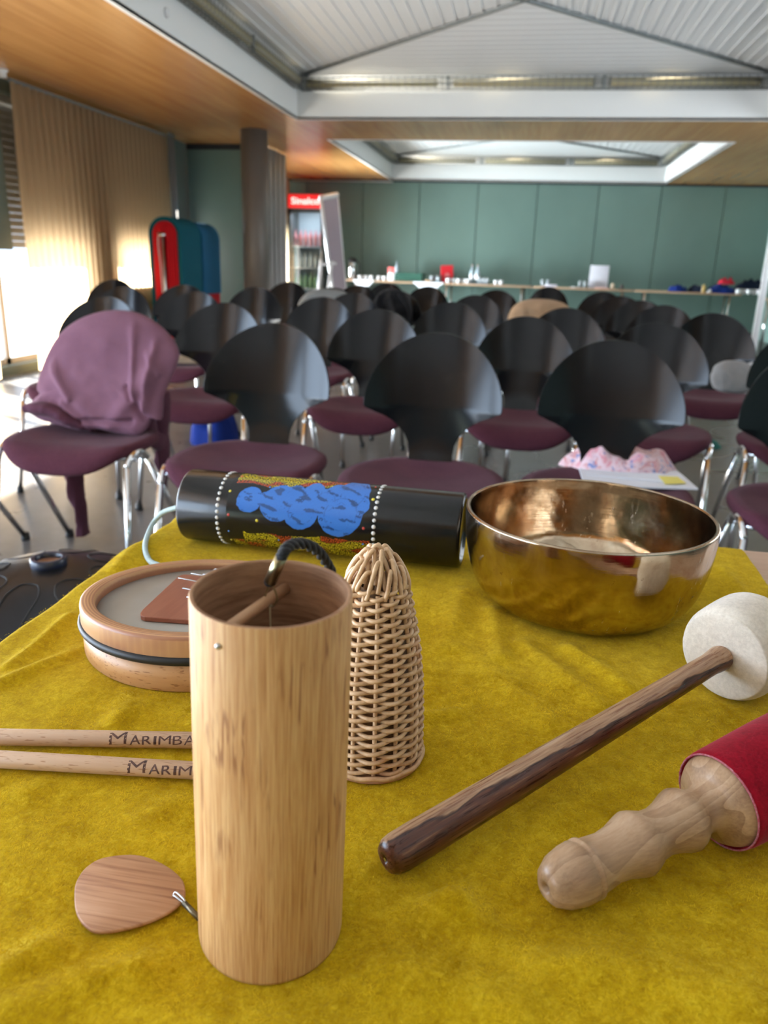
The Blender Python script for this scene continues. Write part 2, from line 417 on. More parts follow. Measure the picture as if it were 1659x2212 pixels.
# ------------------------------------------------------------------ chairs
M_BACK = mk('black_lacquered_ply', (.005, .0055, .007), rough=.17, spec=.30)
def m_fab(name, c1, c2, s=260):
    a = N(name); v = a.coord((1, 1, 1)); n = a.noise(v, s, 3, .7); n2 = a.noise(v, 9, 3)
    c = a.ramp(a.math('MULTIPLY_ADD', n, .6, a.math('MULTIPLY', n2, .4)), (.35, c1), (.65, c2))
    return a.pbr(col=c, rough=.95, sheen=.05, sheenr=.5, normal=a.bump(n, .35, .001), spec=.08)
M_SEAT = m_fab('plum_upholstery', (.062, .018, .030), (.100, .034, .050))
def disc_w(z):                                # half width of the shell at height z
    if z < .638: return curve_r([(.40, .078), (.46, .069), (.50, .067), (.53, .073), (.56, .091), (.585, .119), (.605, .152), (.62, .184), (.63, .203), (.638, .208)], z)
    t = (z - .638) / .212; return .210 * math.sqrt(max(0, 1 - t * t)) if t > .12 else .208
def back_y(x, z): return .185 + (z - .46) * .24 - 1.5 * x * x * min(1, max(0, (z - .48) / .15)) - .10 * max(0, .52 - z)
def backrest_mb():
    zs = [.42, .46, .49, .52, .55, .575, .59, .605, .615, .623, .630, .638] + [.638 + .212 * math.sin(PI / 2 * k / 15) for k in range(1, 16)]
    nu = 20; T = .0045; front = []; back = []
    vs = []; fs = []
    for z in zs:
        w = max(disc_w(z), .004)
        for k in range(nu + 1):
            x = w * math.sin(PI / 2 * (2 * k / nu - 1)) ; y = back_y(x, z)
            front.append((x, y - T, z)); back.append((x, y + T, z))
    W = nu + 1; nr = len(zs); nb = len(front); vs = front + back
    for j in range(nr - 1):
        for i in range(nu):
            a = j * W + i; fs.append((a, a + 1, a + W + 1, a + W)); fs.append((nb + a, nb + a + W, nb + a + W + 1, nb + a + 1))
        for i in (0, nu):
            a = j * W + i; q = (a, a + W, nb + a + W, nb + a); fs.append(q if i == 0 else q[::-1])
    for i in range(nu):
        a = i; fs.append((a, nb + a, nb + a + 1, a + 1)); a = (nr - 1) * W + i; fs.append((a, a + 1, nb + a + 1, nb + a))
    return MB().add(vs, fs)
def seat_mb():
    def outl(a):
        c, s = math.cos(a), math.sin(a); e = 2 / 3.0
        x = .235 * abs(c) ** e * (1 if c > 0 else -1); y = .215 * abs(s) ** e * (1 if s > 0 else -1)
        if y > 0: x *= 1 - .22 * (y / .215) ** 2
        return x, y
    n = 56; vs = []; fs = []
    rings = [(0, .462), (.35, .462), (.65, .463), (.85, .466), (.95, .464), (.99, .456), (1, .445), (.985, .434), (.93, .428), (.5, .426), (0, .426)]
    for k, z in rings:
        for i in range(n):
            x, y = outl(2 * PI * i / n); y = y * k; x = x * k
            dz = (-.055 * max(0, (-y - .13) / .085) ** 2 if y < -.13 else 0) + (.014 * (max(0, y - .05) / .16) ** 2) - .012 * math.exp(-((x / .12) ** 2 + ((y - .03) / .12) ** 2)) * (z > .44) + .010 * (abs(x) / .23) ** 3
            vs.append((x, y, z + dz))
    for j in range(len(rings) - 1):
        for i in range(n): fs.append((j * n + i, j * n + (i + 1) % n, (j + 1) * n + (i + 1) % n, (j + 1) * n + i))
    return MB().add(vs, [f[::-1] for f in fs])
def side_paths(s):                            # inverted U side frame split into front leg, arch and rear leg
    top = [(.218 * s, -.16, .41), (.222 * s, -.135, .437), (.226 * s, -.10, .447), (.226 * s, -.06, .44), (.228 * s, -.03, .415)]
    front = [(.236 * s, -.235, .012), (.218 * s, -.16, .41)]
    rear = [(.228 * s, -.03, .415), (.245 * s, .255, .012)]
    return front, top, rear
def make_chair():
    t = empty('stacking_chair', (0, 0, 0), 'x', 'chair', 'black shell chairs set out in rows')
    clean(seat_mb().build('seat', M_SEAT, t)); clean(backrest_mb().build('backrest', M_BACK, t))
    for s in (-1, 1):
        f, a, b = side_paths(s)
        for q in (f, b):
            lg = MB().tube(q, .0105, 10).build('leg', M_CHROME, t)
            p = Vector(q[0] if q is f else q[1])
            MB().lathe([(.015, 0), (.016, .006), (.014, .028), (.0108, .03)], 12, Matrix.Translation((p.x, p.y, 0))).build('foot_cap', M_RUBBER, lg)
        MB().tube(spline(a, 4), .0105, 10).build('side_arch', M_CHROME, t)
    m = MB()
    m.tube([(-.222, -.10, .425), (.222, -.10, .425)], .009, 8).tube([(-.226, -.04, .42), (.226, -.04, .42)], .009, 8)
    m.tube(spline([(-.06, -.08, .42), (-.062, .10, .415), (-.062, .175, .425), (-.06, .196, .47)], 5), .008, 8)
    m.tube(spline([(.06, -.08, .42), (.062, .10, .415), (.062, .175, .425), (.06, .196, .47)], 5), .008, 8)
    m.build('seat_frame', M_CHROME, t)
    return t
proto = make_chair()
def kids(o): return [c for c in bpy.data.objects if c.parent == o]
PK = [(c, kids(c)) for c in kids(proto)]
first = [True]
def put_chair(tx, ty, rz, label):
    R_ = Matrix.Rotation(rz, 3, 'Z'); loc = Vector((tx, ty, 0)) - R_ @ Vector((0, .285, 0))
    if first[0]: t = proto; first[0] = False
    else:
        t = proto.copy(); COL.objects.link(t)
        for c, gs in PK:
            d = c.copy(); COL.objects.link(d); d.parent = t
            for g in gs:
                e = g.copy(); COL.objects.link(e); e.parent = d
    t.location = loc; t.rotation_euler = (0, 0, rz); t['label'] = label; return t
def at_px(px, py, y): v = PY(px, py, y); return v.x
CH_ = [  # px of the top of the back, distance, turn, label
    (252, 675, 2.63, .03, 'front row chair wearing the mauve sweater over its back'),
    (597, 696, 2.50, 0, 'front row chair with a bare back, beside the one wearing the sweater'),
    (950, 718, 2.42, 0, 'front row chair with a bare back, behind the painted tube'),
    (1332, 733, 2.44, -.06, 'front row chair with the pink scarf and papers on its seat'),
    (1775, 735, 2.42, -.05, 'front row chair cut by the right picture edge'),
    (-122, 690, 2.55, 0, 'front row chair at the extreme left, only the edge of its back showing'),
    (232, 638, 3.60, .05, 'second row chair half hidden behind the mauve sweater'),
    (488, 652, 3.50, .03, 'second row chair just left of and behind the bare front chair'),
    (820, 668, 3.50, 0, 'second row chair seen between the two bare front chairs'),
    (1140, 685, 3.42, 0, 'second row chair left of the scarf chair'),
    (1425, 690, 3.35, -.14, 'second row chair rising behind the right shoulder of the scarf chair'),
    (1748, 708, 3.30, -.10, 'second row chair cut by the right picture edge'),
    (270, 622, 4.75, .08, 'third row chair at the far left, behind the sweater chair'),
    (425, 636, 4.50, .04, 'third row chair with clutter on its seat, left side'),
    (700, 650, 4.45, 0, 'third row chair between the second row backs, left of the middle'),
    (978, 648, 4.45, 0, 'third row chair straight behind the middle of the front row'),
    (1226, 662, 4.30, -.03, 'third row chair in front of the one with the tan jacket'),
    (1545, 668, 4.35, -.10, 'third row chair on the right with white fabric beside it'),
    (400, 612, 5.50, .06, 'fourth row chair below the blue and red mats'),
    (556, 620, 5.60, .03, 'fourth row chair below the taupe column'),
    (765, 640, 5.15, 0, 'fourth row chair directly beside the black backpack, to its left'),
    (858, 628, 6.00, 0, 'fourth row chair carrying the black backpack'),
    (1030, 632, 5.60, 0, 'fourth row chair left of the tan jacket'),
    (1170, 645, 5.20, -.02, 'fourth row chair with the tan jacket over its back'),
    (1440, 657, 5.10, -.32, 'nearest chair of the slanting line at right'),
    (1388, 650, 5.75, -.34, 'second nearest chair of the slanting line at right'),
    (1345, 640, 6.50, -.34, 'third nearest chair of the slanting line at right'),
    (1305, 630, 7.60, -.30, 'farthest chair of the slanting line at right'),
    (626, 614, 7.10, .03, 'rear row chair standing alone in front of the drinks fridge'),
    (722, 628, 6.10, 0, 'rear row chair with the grey jacket over its back'),
    (775, 616, 6.85, 0, 'rear row chair below the long table, left of two close together'),
    (838, 612, 8.0, 0, 'rear row chair below the long table, right of two close together'),
    (926, 615, 7.30, 0, 'rear row chair between the black backpack and the middle gap'),
    (1075, 619, 7.00, -.02, 'rear row chair below the bottles on the long table'),
    (1187, 621, 8.7, -.02, 'rear row chair behind the tan jacket'),
    (250, 612, 6.10, .10, 'rear row chair at far left near the bright curtain'),
]
CHAIRS = []
for px, py, y, rz, lab in CH_:
    if y > 12: continue
    CHAIRS.append(put_chair(at_px(px, py, y), y, rz, 'Black shell ' + lab.replace('front row chair', 'chair in the front row') if 0 else 'black shell ' + lab))
# ------------------------------------------------------------------ cloth lumps
def lump(outl, c, nrm, front, back, seed, amp, fs, rings=16, sub=3, edge=.5, ridge=0.0, fold=None):
    outl = [Vector(q) for q in outl]; c = Vector(c); nrm = Vector(nrm).normalized(); n0 = len(outl); ol = []
    for i in range(n0):
        a = outl[i - 1]; b = outl[i]; d = outl[(i + 1) % n0]; e = outl[(i + 2) % n0]
        for k in range(sub):
            t = k / sub; ol.append(.5 * ((2 * b) + (d - a) * t + (2 * a - 5 * b + 4 * d - e) * t * t + (3 * b - a - 3 * d + e) * t ** 3))
    n = len(ol); vs = []; fs_ = []
    for side, bul in ((1, front), (-1, back)):
        for j in range(rings + 1):
            r = j / rings
            for i in range(n):
                p = c.lerp(ol[i], r); h = bul * (1 - r ** 3) ** edge
                q = p * fs + Vector((seed, seed * .7, side * 3.1))
                w = noise.fractal(q, 1.0, 2.0, 3) * amp
                if ridge: w += ridge * (1 - abs(noise.noise(q * .8 + Vector((0, 0, 5)))) * 2.4)
                if fold: w += fold(p)
                k = min(1, (1 - r) * 6) 
                vs.append(tuple(p + nrm * side * (h + w * k)))
    m = (rings + 1) * n
    for s_ in (0, 1):
        for j in range(rings):
            for i in range(n):
                a = s_ * m + j * n + i; b = s_ * m + j * n + (i + 1) % n; q = (a, b, b + n, a + n)
                fs_.append(q if s_ else q[::-1])
    for i in range(n):
        a = rings * n + i; b = rings * n + (i + 1) % n; fs_.append((a, b, m + b, m + a))
    return MB().add(vs, fs_)
M_MAUVE = m_fab('mauve_jersey', (.145, .066, .098), (.205, .100, .140), 420)
r = empty('sweater', (-1.42, 2.5, 0), 'mauve sweater draped over the back of the left front chair, sleeves hanging down', 'sweater')
def loc(r, p): return Vector(p) - r.location
ypl = 2.49
ol = [(250, 670), (300, 678), (345, 705), (374, 738), (386, 768), (377, 800), (362, 835), (352, 862), (350, 895), (347, 908), (330, 903), (320, 922), (302, 940), (262, 937), (215, 927), (175, 930), (128, 918), (112, 914), (84, 905), (60, 885), (72, 864), (86, 850), (80, 838), (86, 808), (102, 765), (124, 728), (158, 697), (202, 677)]
def swy(px, py): return ypl + .10 * (820 - py) / 150
pts = [loc(r, PY(a, b, swy(a, b))) for a, b in ol]
def fold(p):   # long creases running down from the shoulder and gathering low on the right
    w = p + r.location; a = 0
    for (ax, ay, bx, by, am, wd) in ((297, 690, 300, 860, .012, 9), (345, 735, 318, 880, .016, 12), (125, 780, 165, 850, .014, 12), (150, 860, 215, 930, .018, 12),
                                     (285, 830, 320, 900, -.014, 10), (95, 860, 150, 880, .016, 12), (330, 760, 355, 800, .012, 10), (180, 900, 290, 905, -.016, 10), (235, 930, 330, 800, .016, 26), (130, 800, 230, 915, .012, 24)):
        A = PY(ax, ay, swy(ax, ay)); B = PY(bx, by, swy(bx, by)); d = B - A; t = max(0, min(1, (w - A).dot(d) / d.length_squared))
        q = (w - A - d * t); ds = math.hypot(q.x, q.z); s = wd * .0011
        a += am * math.exp(-(ds / s) ** 2)
    return a
cc = loc(r, PY(225, 800, swy(225, 800)))
clean(lump(pts, cc, (.05, -1, -.15), .045, .10, 3, .007, 7, 60, 6, .55, .003, fold).build('body', M_MAUVE, r))
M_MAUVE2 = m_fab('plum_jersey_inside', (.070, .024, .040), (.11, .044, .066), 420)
def sleeve(path, rad, name='sleeve', flat=.55):
    p = spline([loc(r, q) for q in path], 7); n = len(p)
    rr = [curve_r(rad, i / (n - 1)) for i in range(n)]
    o = MB().tube(p, rr, 20, flat=flat).build(name, M_MAUVE2, r)
    for v in o.data.vertices:
        k = noise.noise(v.co * 22) * .008 + .006 * math.sin(v.co.x * 260 + noise.noise(v.co * 8) * 3); v.co.y += k; v.co.x += k * .4
    return clean(o)
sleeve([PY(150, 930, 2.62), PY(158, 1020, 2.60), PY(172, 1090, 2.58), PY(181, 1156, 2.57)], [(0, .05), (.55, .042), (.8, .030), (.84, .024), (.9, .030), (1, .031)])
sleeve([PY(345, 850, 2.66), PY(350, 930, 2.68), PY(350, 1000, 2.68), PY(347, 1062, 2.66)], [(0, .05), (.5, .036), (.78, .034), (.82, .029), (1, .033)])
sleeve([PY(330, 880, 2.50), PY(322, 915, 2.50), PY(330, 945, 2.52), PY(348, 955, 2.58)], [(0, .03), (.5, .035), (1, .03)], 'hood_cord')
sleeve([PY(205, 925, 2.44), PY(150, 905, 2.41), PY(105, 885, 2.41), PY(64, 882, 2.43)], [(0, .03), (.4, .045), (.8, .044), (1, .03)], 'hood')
# scarf and papers on the front chair seat
sc_c = P(1335, 1012, .47)
r = empty('scarf', (sc_c.x, sc_c.y, .47), 'crumpled pink flowered scarf heaped on the seat of a front row chair', 'scarf')
def m_scarf():
    a = N('pink_flowered_cotton'); v = a.coord((1, 1, 1)); n = a.noise(v, 16, 3, .6, 1.5); n2 = a.noise(v, 23, 3, .6, 2)
    c = a.ramp(n, (.38, (.62, .26, .30)), (.46, (.66, .45, .50)), (.56, (.70, .53, .58)), (.63, (.55, .22, .22)), (.67, (.68, .50, .54)))
    c2 = a.mix(a.ramp(n2, (.60, (0, 0, 0)), (.64, (1, 1, 1))), (c, 0), (.16, .22, .45))
    return a.pbr(col=c2, rough=.85, sheen=.2)
M_SCARF = m_scarf()
vs = []; fs = []; nr_, na = 34, 90
for j in range(nr_ + 1):
    t = j / nr_
    for i in range(na):
        a = 2 * PI * i / na; k = 1 + .16 * noise.noise(Vector((math.cos(a) * 1.6, math.sin(a) * 1.6, 2)))
        x = math.cos(a) * .172 * k * t; y = math.sin(a) * .085 * k * t
        q = Vector((x, y, 0)) * 10; wv = noise.noise_vector(q * .8) * .9
        rd = max(-.2, 1 - abs(noise.noise(q + wv)) * 2.2); rd2 = max(0, 1 - abs(noise.noise(q * 2.3 + wv * 2 + Vector((4, 4, 4)))) * 2)
        z = (1 - t ** 4) * (.058 + .022 * rd + .007 * rd2) * (1 - .35 * math.exp(-((x - .012) / .03) ** 2)) 
        vs.append((x + wv.x * .006, y + wv.y * .006, max(0, z)))
for j in range(nr_):
    for i in range(na): fs.append((j * na + i, j * na + (i + 1) % na, (j + 1) * na + (i + 1) % na, (j + 1) * na + i))
clean(MB().add(vs, fs).build('folds', M_SCARF, r))
M_PAPER = mk('paper', (.72, .74, .80), rough=.7)
def sheet(name, quad, z, label, mat, th=.004, grp=None):
    q = [P(a, b, z) for a, b in quad]; c = sum(q, Vector()) / 4
    o = MB().prism([((p - c).x, (p - c).y) for p in q], 0, th).build(name, mat, loc=(c.x, c.y, z - .0005)); return tag(o, label, name.replace('_', ' '), grp)
sheet('paper_sheet', [(1262, 1050), (1250, 1012), (1462, 1018), (1508, 1058)], .474, 'white paper sheets lying on the plum seat before the pink scarf', M_PAPER, .004)
sheet('paper_sheet', [(1268, 1026), (1275, 1012), (1405, 1014), (1470, 1044), (1400, 1050)][:4], .479, 'topmost grey-white paper sheet beside the pink scarf', M_PAPER, .002)
sheet('sticky_note', [(1438, 1046), (1422, 1028), (1464, 1030), (1482, 1044)], .4815, 'yellow highlighted slip on the papers beside the pink scarf', mk('yellow_paper', (.75, .66, .15), rough=.7), .001)
# jackets hanging on far chairs
def drape(name, px, py, y, w, h, mat, label, seed, cat, amp=.02, th=.05):
    c = PY(px, py, y); r = empty(name, (c.x, y, c.z - h), label, cat)
    ol = []
    for k in range(26):
        a = 2 * PI * k / 26; x = math.cos(a); z = math.sin(a)
        rr = 1 + .09 * noise.noise(Vector((x * 2, z * 2, seed)))
        x = abs(x) ** .8 * (1 if x > 0 else -1) * w * rr; z = (z * .5 + .5) * h if z > 0 else .5 * h + abs(z) ** .7 * -.5 * h
        ol.append((x, .06 * (z / h - .5), z))
    clean(lump(ol, (0, 0, h * .5), (0, -1, 0), th, th, seed, amp, 11, 14, 2, .5, amp * .6).build('fabric', mat, r)); return r
M_GREYF = m_fab('grey_fleece', (.16, .17, .17), (.24, .25, .25)); M_BLACKF = m_fab('black_nylon', (.008, .008, .009), (.018, .018, .02))
M_TAN = m_fab('tan_wool', (.30, .19, .11), (.40, .27, .17)); M_BLUEF = m_fab('blue_fabric', (.006, .018, .12), (.014, .035, .22))
M_WHITEF = m_fab('white_fabric', (.50, .50, .50), (.66, .66, .66)); M_REDF = m_fab('red_fabric', (.42, .012, .03), (.55, .03, .05)); M_NAVY = m_fab('navy_fabric', (.008, .012, .03), (.02, .03, .06))
drape('jacket', 708, 624, 5.84, .23, .30, M_GREYF, 'grey jacket draped over a rear chair below the flipchart', 2, 'jacket')
r = drape('backpack', 848, 624, 5.72, .15, .34, M_BLACKF, 'black backpack hung on a chair back left of the middle', 5, 'backpack', .03, .07)
MB().tube(spline([(-.08, -.08, .3), (-.1, -.11, .2), (-.085, -.10, .06)], 6), .012, 8).build('strap', M_BLACKF, r)
MB().tube(spline([(.06, -.08, .31), (.13, -.10, .22), (.15, -.08, .1)], 6), .012, 8).build('strap', M_BLACKF, r)
drape('jacket', 1172, 646, 4.98, .20, .24, M_TAN, 'tan jacket draped over a chair back right of the middle', 8, 'jacket')
0 and drape('jacket', -22, 720, 2.40, .13, .36, m_fab('pale_blue_shirt', (.20, .28, .42), (.28, .38, .55)), 'pale blue garment on the chair at the extreme left edge', 9, 'garment', .015, .03)
drape('cloth', 1590, 780, 3.75, .10, .14, m_fab('pale_grey_cloth', (.25, .26, .27), (.34, .35, .36)), 'white cloth hanging beside the second row chair near the right edge', 11, 'cloth', .012, .025)
# small heaps on seats and floor
def heap(name, px, py, z, rx, ry, h, mat, label, seed, cat):
    c = P(px, py, z); r = empty(name, (c.x, c.y, z), label, cat); vs = []; fs = []; nr_, na = 14, 40
    for j in range(nr_ + 1):
        t = j / nr_
        for i in range(na):
            a = 2 * PI * i / na; x = math.cos(a); y = math.sin(a); k = 1 + .2 * noise.noise(Vector((x * 1.5, y * 1.5, seed)))
            q = Vector((x * t * 2, y * t * 2, seed)); zz = h * (1 - t ** 3) ** .6 * (.8 + .45 * noise.fractal(q * 1.2, 1, 2, 3)) + h * .15 * (1 - abs(noise.noise(q * 2))) * (1 - t ** 4)
            vs.append((x * rx * k * t, y * ry * k * t, max(0, zz)))
    for j in range(nr_):
        for i in range(na): fs.append((j * na + i, j * na + (i + 1) % na, (j + 1) * na + (i + 1) % na, (j + 1) * na + i))
    o = clean(MB().add(vs, fs).build('fabric', mat, r)); return r
heap('bag', 463, 955, 0.0, .15, .12, .26, M_BLUEF, 'blue bag on the floor under a second row chair at left', 3, 'bag')
heap('cap', 407, 782, .47, .10, .07, .05, m_fab('brown_check', (.16, .12, .08), (.26, .20, .14)), 'brown checked cloth lying on a chair seat at left', 4, 'cloth')
heap('cloth', 392, 768, .47, .06, .05, .09, M_BLUEF, 'small blue cloth behind the brown checked one on a seat', 6, 'cloth')
heap('bag', 1500, 962, 0.0, .16, .10, .05, m_fab('green_fabric', (.01, .06, .05), (.02, .10, .08)), 'flat green bag on the floor under a second row chair at right', 7, 'bag')
# ------------------------------------------------------------------ far end of the hall
def proj(p):
    q = RW.transposed() @ (Vector(p) - Vector((0, 0, CH))); return CX + F * q.x / -q.z, CY - F * q.y / -q.z
E0 = Vector((-3.087, 13.72, .74)); E1 = Vector((3.30, 13.16, .74)); DT = (E1 - E0).normalized(); NB = Vector((-DT.y, DT.x, 0))
def on_table(px, b=.15):
    lo, hi = -1.0, 8.0
    for _ in range(30):
        m = (lo + hi) / 2
        if proj(E0 + DT * m + NB * b)[0] < px: lo = m
        else: hi = m
    q = E0 + DT * lo + NB * b; q.z = .74; return q
M_BEECHT = wood('pale_beech_laminate', (.50, .33, .21), (.42, .26, .16), 0, .3, .4, .02)
def make_table():
    t = empty('folding_table', (0, 0, 0), 'x', 'table', 'long tables in front of the green back wall')
    MB().box(0, 1.58, 0, .6, .712, .738, b=.01).build('tabletop', M_BEECHT, t)
    for x in (.16, 1.42):
        for y in (.06, .54): MB().tube([(x, y, 0), (x, y, .70)], .017, 10).build('leg', M_CHROME, t)
        MB().tube([(x, .06, .69), (x, .54, .69)], .014, 8).build('crossbar', M_RUBBER, t)
    return t
tb = make_table(); TK = kids(tb); ang = math.atan2(DT.y, DT.x)
tl = ['leftmost of the pale wooden tables at the back wall, with the airpot and green crate', 'pale wooden table at the back wall carrying the two clear bottles', 'pale wooden table at the back wall with the upright white board',
      'pale wooden table at the back wall heaped with blue and dark clothes']
def put_table(p, a, lab):
    global tb
    if lab == tl[0]: t = tb
    else:
        t = tb.copy(); COL.objects.link(t)
        for c in TK: d = c.copy(); COL.objects.link(d); d.parent = t
    t.location = (p.x, p.y, 0); t.rotation_euler = (0, 0, a); t['label'] = lab
for i, l in enumerate(tl): put_table(E0 + DT * (i * 1.6 + .01), ang, l)
q = P(1643, 643, .74); put_table(Vector((q.x + .6, q.y - 1.6, 0)), PI / 2, 'pale wooden table end right of the white post at the right picture edge')
# fridge
M_RED = mk('red_plastic', (.62, .02, .03), rough=.35)
fx, fy = -4.08, 13.62
r = empty('drinks_fridge', (fx, fy, 0), 'tall glass-door drinks fridge with a red lit header sign, at the back left', 'fridge')
M_FR = mk('fridge_dark_grey', (.035, .04, .045), rough=.4)
m = MB(); m.box(0, .03, .05, .62, .05, 1.86).box(.59, .62, .05, .62, .05, 1.86).box(0, .62, .59, .62, .05, 2.08).box(0, .62, .05, .62, .05, .16).box(0, .62, .03, .62, 1.86, 1.90)
m.build('cabinet', M_FR, r)
MB().box(.0, .62, 0, .60, 1.87, 2.09, b=.02).build('header_sign', mk('red_lit_sign', (.7, .02, .03), rough=.4, emit=(1, .03, .03), emits=.55), r)
tv, tf = text_mesh('Sinalco', .17, 0, .004)
w_ = max(v[0] for v in tv); m = MB().add([(v[0] / w_ * .50 + .06, -.004, v[1] * .85 + 1.935) for v in tv], tf, False)
m.build('lettering', mk('white_sign_letters', (.9, .9, .9), emit=(1, .95, .92), emits=.9), r)
dr = MB(); dr.box(0, .045, 0, .03, .10, 1.85).box(.575, .62, 0, .03, .10, 1.85).box(0, .62, 0, .03, .10, .15).box(0, .62, 0, .03, 1.80, 1.85)
d_ = dr.build('door', M_FR, r); MB().box(.045, .575, .012, .018, .15, 1.80).build('glass_pane', M_GLASS, d_)
MB().tube([(.60, -.03, .8), (.60, -.03, 1.2)], .009, 8).build('handle', M_STEEL, d_)
MB().box(.03, .59, .575, .59, .16, 1.86).build('inner_back', mk('fridge_inner', (.30, .36, .40), rough=.5), r)
SH = [.20, .55, .90, 1.25]
for z in SH: MB().box(.035, .585, .08, .56, z, z + .012).build('shelf', M_STEEL, r)
fl = area('fridge_lamp', (fx + .31, fy + .12, 1.78), .5, .06, (0, .35, -1), (.85, .93, 1), 9)
def bottle_mb(h, rr, neck=.3):
    return MB().lathe([(rr * .8, 0), (rr, .006), (rr, h * .58), (rr * .92, h * .66), (rr * neck * 1.15, h * .84), (rr * neck, h * .97), (rr * neck, h), (0.0001, h)], 16)
M_BP = mk('pink_drink', (.50, .20, .22), rough=.15); M_BW = mk('clear_bottle', (.55, .66, .74), rough=.1, trans=.35); M_BG = mk('green_drink_bottle', (.12, .26, .16), rough=.12, trans=.2); M_BD = mk('dark_drink_bottle', (.04, .05, .10), rough=.12)
for z, mt, cn, wd in ((SH[3], M_BP, 'pink', 'top'), (SH[2], M_BW, 'clear', 'second'), (SH[1], M_BG, 'green', 'third'), (SH[0], M_BD, 'dark', 'lowest')):
    for k in range(6):
        b = bottle_mb(.26, .036).build('drink_bottle', mt, loc=(fx + .085 + k * .09, fy + .18, z + .0125))
        tag(b, '%s drink bottle standing on the %s shelf of the glass-door fridge' % (cn, wd), 'bottle', 'drink bottles on the %s fridge shelf' % wd)
# flipchart
M_MV = mk('pale_mauve_board', (.34, .27, .32), rough=.6); M_ALU = mk('white_aluminium', (.80, .81, .84), rough=.3, metal=.2)
c = [PY(693, 428, 11.35), PY(728, 421, 11.8), PY(746, 625, 11.8), PY(720, 640, 11.35)]
r = empty('flipchart', (c[3].x, 11.5, 0), 'tall pale mauve flipchart turned edgeways beside the drinks fridge', 'flipchart')
cl = [q - r.location for q in c]; nn = (cl[1] - cl[0]).cross(cl[3] - cl[0]).normalized() * .012
MB().add([tuple(q + nn) for q in cl] + [tuple(q - nn) for q in cl], [(0, 1, 2, 3), (7, 6, 5, 4), (0, 4, 5, 1), (1, 5, 6, 2), (2, 6, 7, 3), (3, 7, 4, 0)], False).build('board', M_MV, r)
m = MB()
for a, b in ((0, 1), (1, 2), (2, 3), (3, 0)): m.tube([cl[a], cl[b]], .022 if a else .04, 6)
m.build('frame', M_ALU, r)
top = [PY(694, 562, 11.3), PY(718, 564, 11.3), PY(735, 566, 11.9)]; ft = [PY(679, 716, 11.1), PY(694, 716, 11.1), PY(748, 700, 12.2)]
for a, b in zip(top, ft):
    b = a + (b - a) * (a.z - .01) / (a.z - b.z); MB().tube([a - r.location, b - r.location], .019, 8).build('leg', M_ALU, r)
MB().tube([top[0] - r.location + Vector((0, 0, -.05)), top[1] - r.location + Vector((0, 0, -.05))], .016, 8).build('crossbar', M_ALU, r)
MB().tube([top[1] - r.location + Vector((0, 0, -.03)), top[2] - r.location + Vector((0, 0, -.03))], .016, 8).build('crossbar', M_ALU, r)
# white post right
yy = 8.2; xb = PY(1626, 730, yy).x
r = empty('post', (xb + .02, yy, 0), 'slim white post standing before the long table near the right picture edge', 'post')
MB().box(-.028, .028, -.02, .02, .01, ZC, b=.008).build('profile', M_ALU, r); MB().box(-.07, .07, -.06, .06, 0, .012).build('base_plate', M_STEEL, r)
# things on the tables
def T_(name, px, b, mb, mat, label, cat, grp=None, rz=0):
    q = on_table(px, b); o = mb.build(name, mat, loc=(q.x, q.y, .7385)); o.rotation_euler = (0, 0, ang + rz); return tag(o, label, cat, grp)
q = on_table(760, .2); r = empty('airpot', (q.x, q.y, .7385), 'silver and black pump airpot at the left end of the long table', 'thermos')
MB().lathe([(.07, 0), (.075, .01), (.075, .27), (.07, .28)], 28).build('body', M_CHROME, r)
MB().lathe([(.072, .28), (.078, .285), (.078, .33), (.05, .36), (.0001, .365)], 28).build('lid', M_RUBBER, r)
MB().tube([(0, 0, .34), (0, -.12, .33), (0, -.13, .31)], .012, 8).build('spout', M_RUBBER, r)
MB().tube(spline([(.075, 0, .31), (.13, 0, .25), (.12, 0, .1), (.076, 0, .06)], 5), .01, 8).build('handle', M_RUBBER, r)
M_CUP = mk('white_porcelain', (.75, .76, .78), rough=.25); M_GLS = mk('drinking_glass', (.75, .82, .86), rough=.08, trans=.6)
def cup_mb(): return MB().lathe([(.022, 0), (.026, .004), (.038, .03), (.041, .075), (.038, .075), (.034, .03), (.0001, .01)], 20)
def glass_mb(): return MB().lathe([(.027, 0), (.033, .11), (.030, .11), (.025, .008), (.0001, .008)], 16)
for k, px in enumerate((778, 790, 802, 818, 830)): T_('cup', px, .12 + .05 * (k % 2), cup_mb(), M_CUP, 'white cup between the airpot and the red and white carton', 'cup', 'white cups beside the airpot')
T_('bread_basket', 784, .34, MB().lathe([(.09, 0), (.12, .05), (.112, .05), (.085, .006), (.0001, .006)], 24), mk('brown_wicker', (.22, .13, .07), rough=.7), 'small brown basket behind the cups at the left table end', 'basket')
q = on_table(845, .15); r = empty('carton', (q.x, q.y, .7385), 'red and white upright carton left of the green crate', 'carton'); r.rotation_euler.z = ang
MB().box(-.055, .055, -.035, .035, 0, .13, b=.004).build('lower_box', M_PLASTW, r); MB().box(-.055, .055, -.035, .035, .131, .225, b=.004).build('upper_box', mk('coral_red', (.62, .10, .09), rough=.5), r)
T_('water_bottle', 856, .35, bottle_mb(.33, .038), M_BW, 'clear water bottle behind the red and white carton', 'bottle')
M_CR = mk('dark_green_plastic', (.01, .07, .045), rough=.4)
m = MB(); m.box(-.23, .23, -.15, .15, 0, .01)
for z in (.03, .07, .11):
    for s in (-1, 1): m.box(-.23, .23, s * .15 - .006, s * .15 + .006, z, z + .028); m.box(s * .23 - .006, s * .23 + .006, -.15, .15, z, z + .028)
for k in range(9):
    x = -.22 + k * .055
    for s in (-1, 1): m.box(x - .004, x + .004, s * .15 - .004, s * .15 + .004, 0, .14)
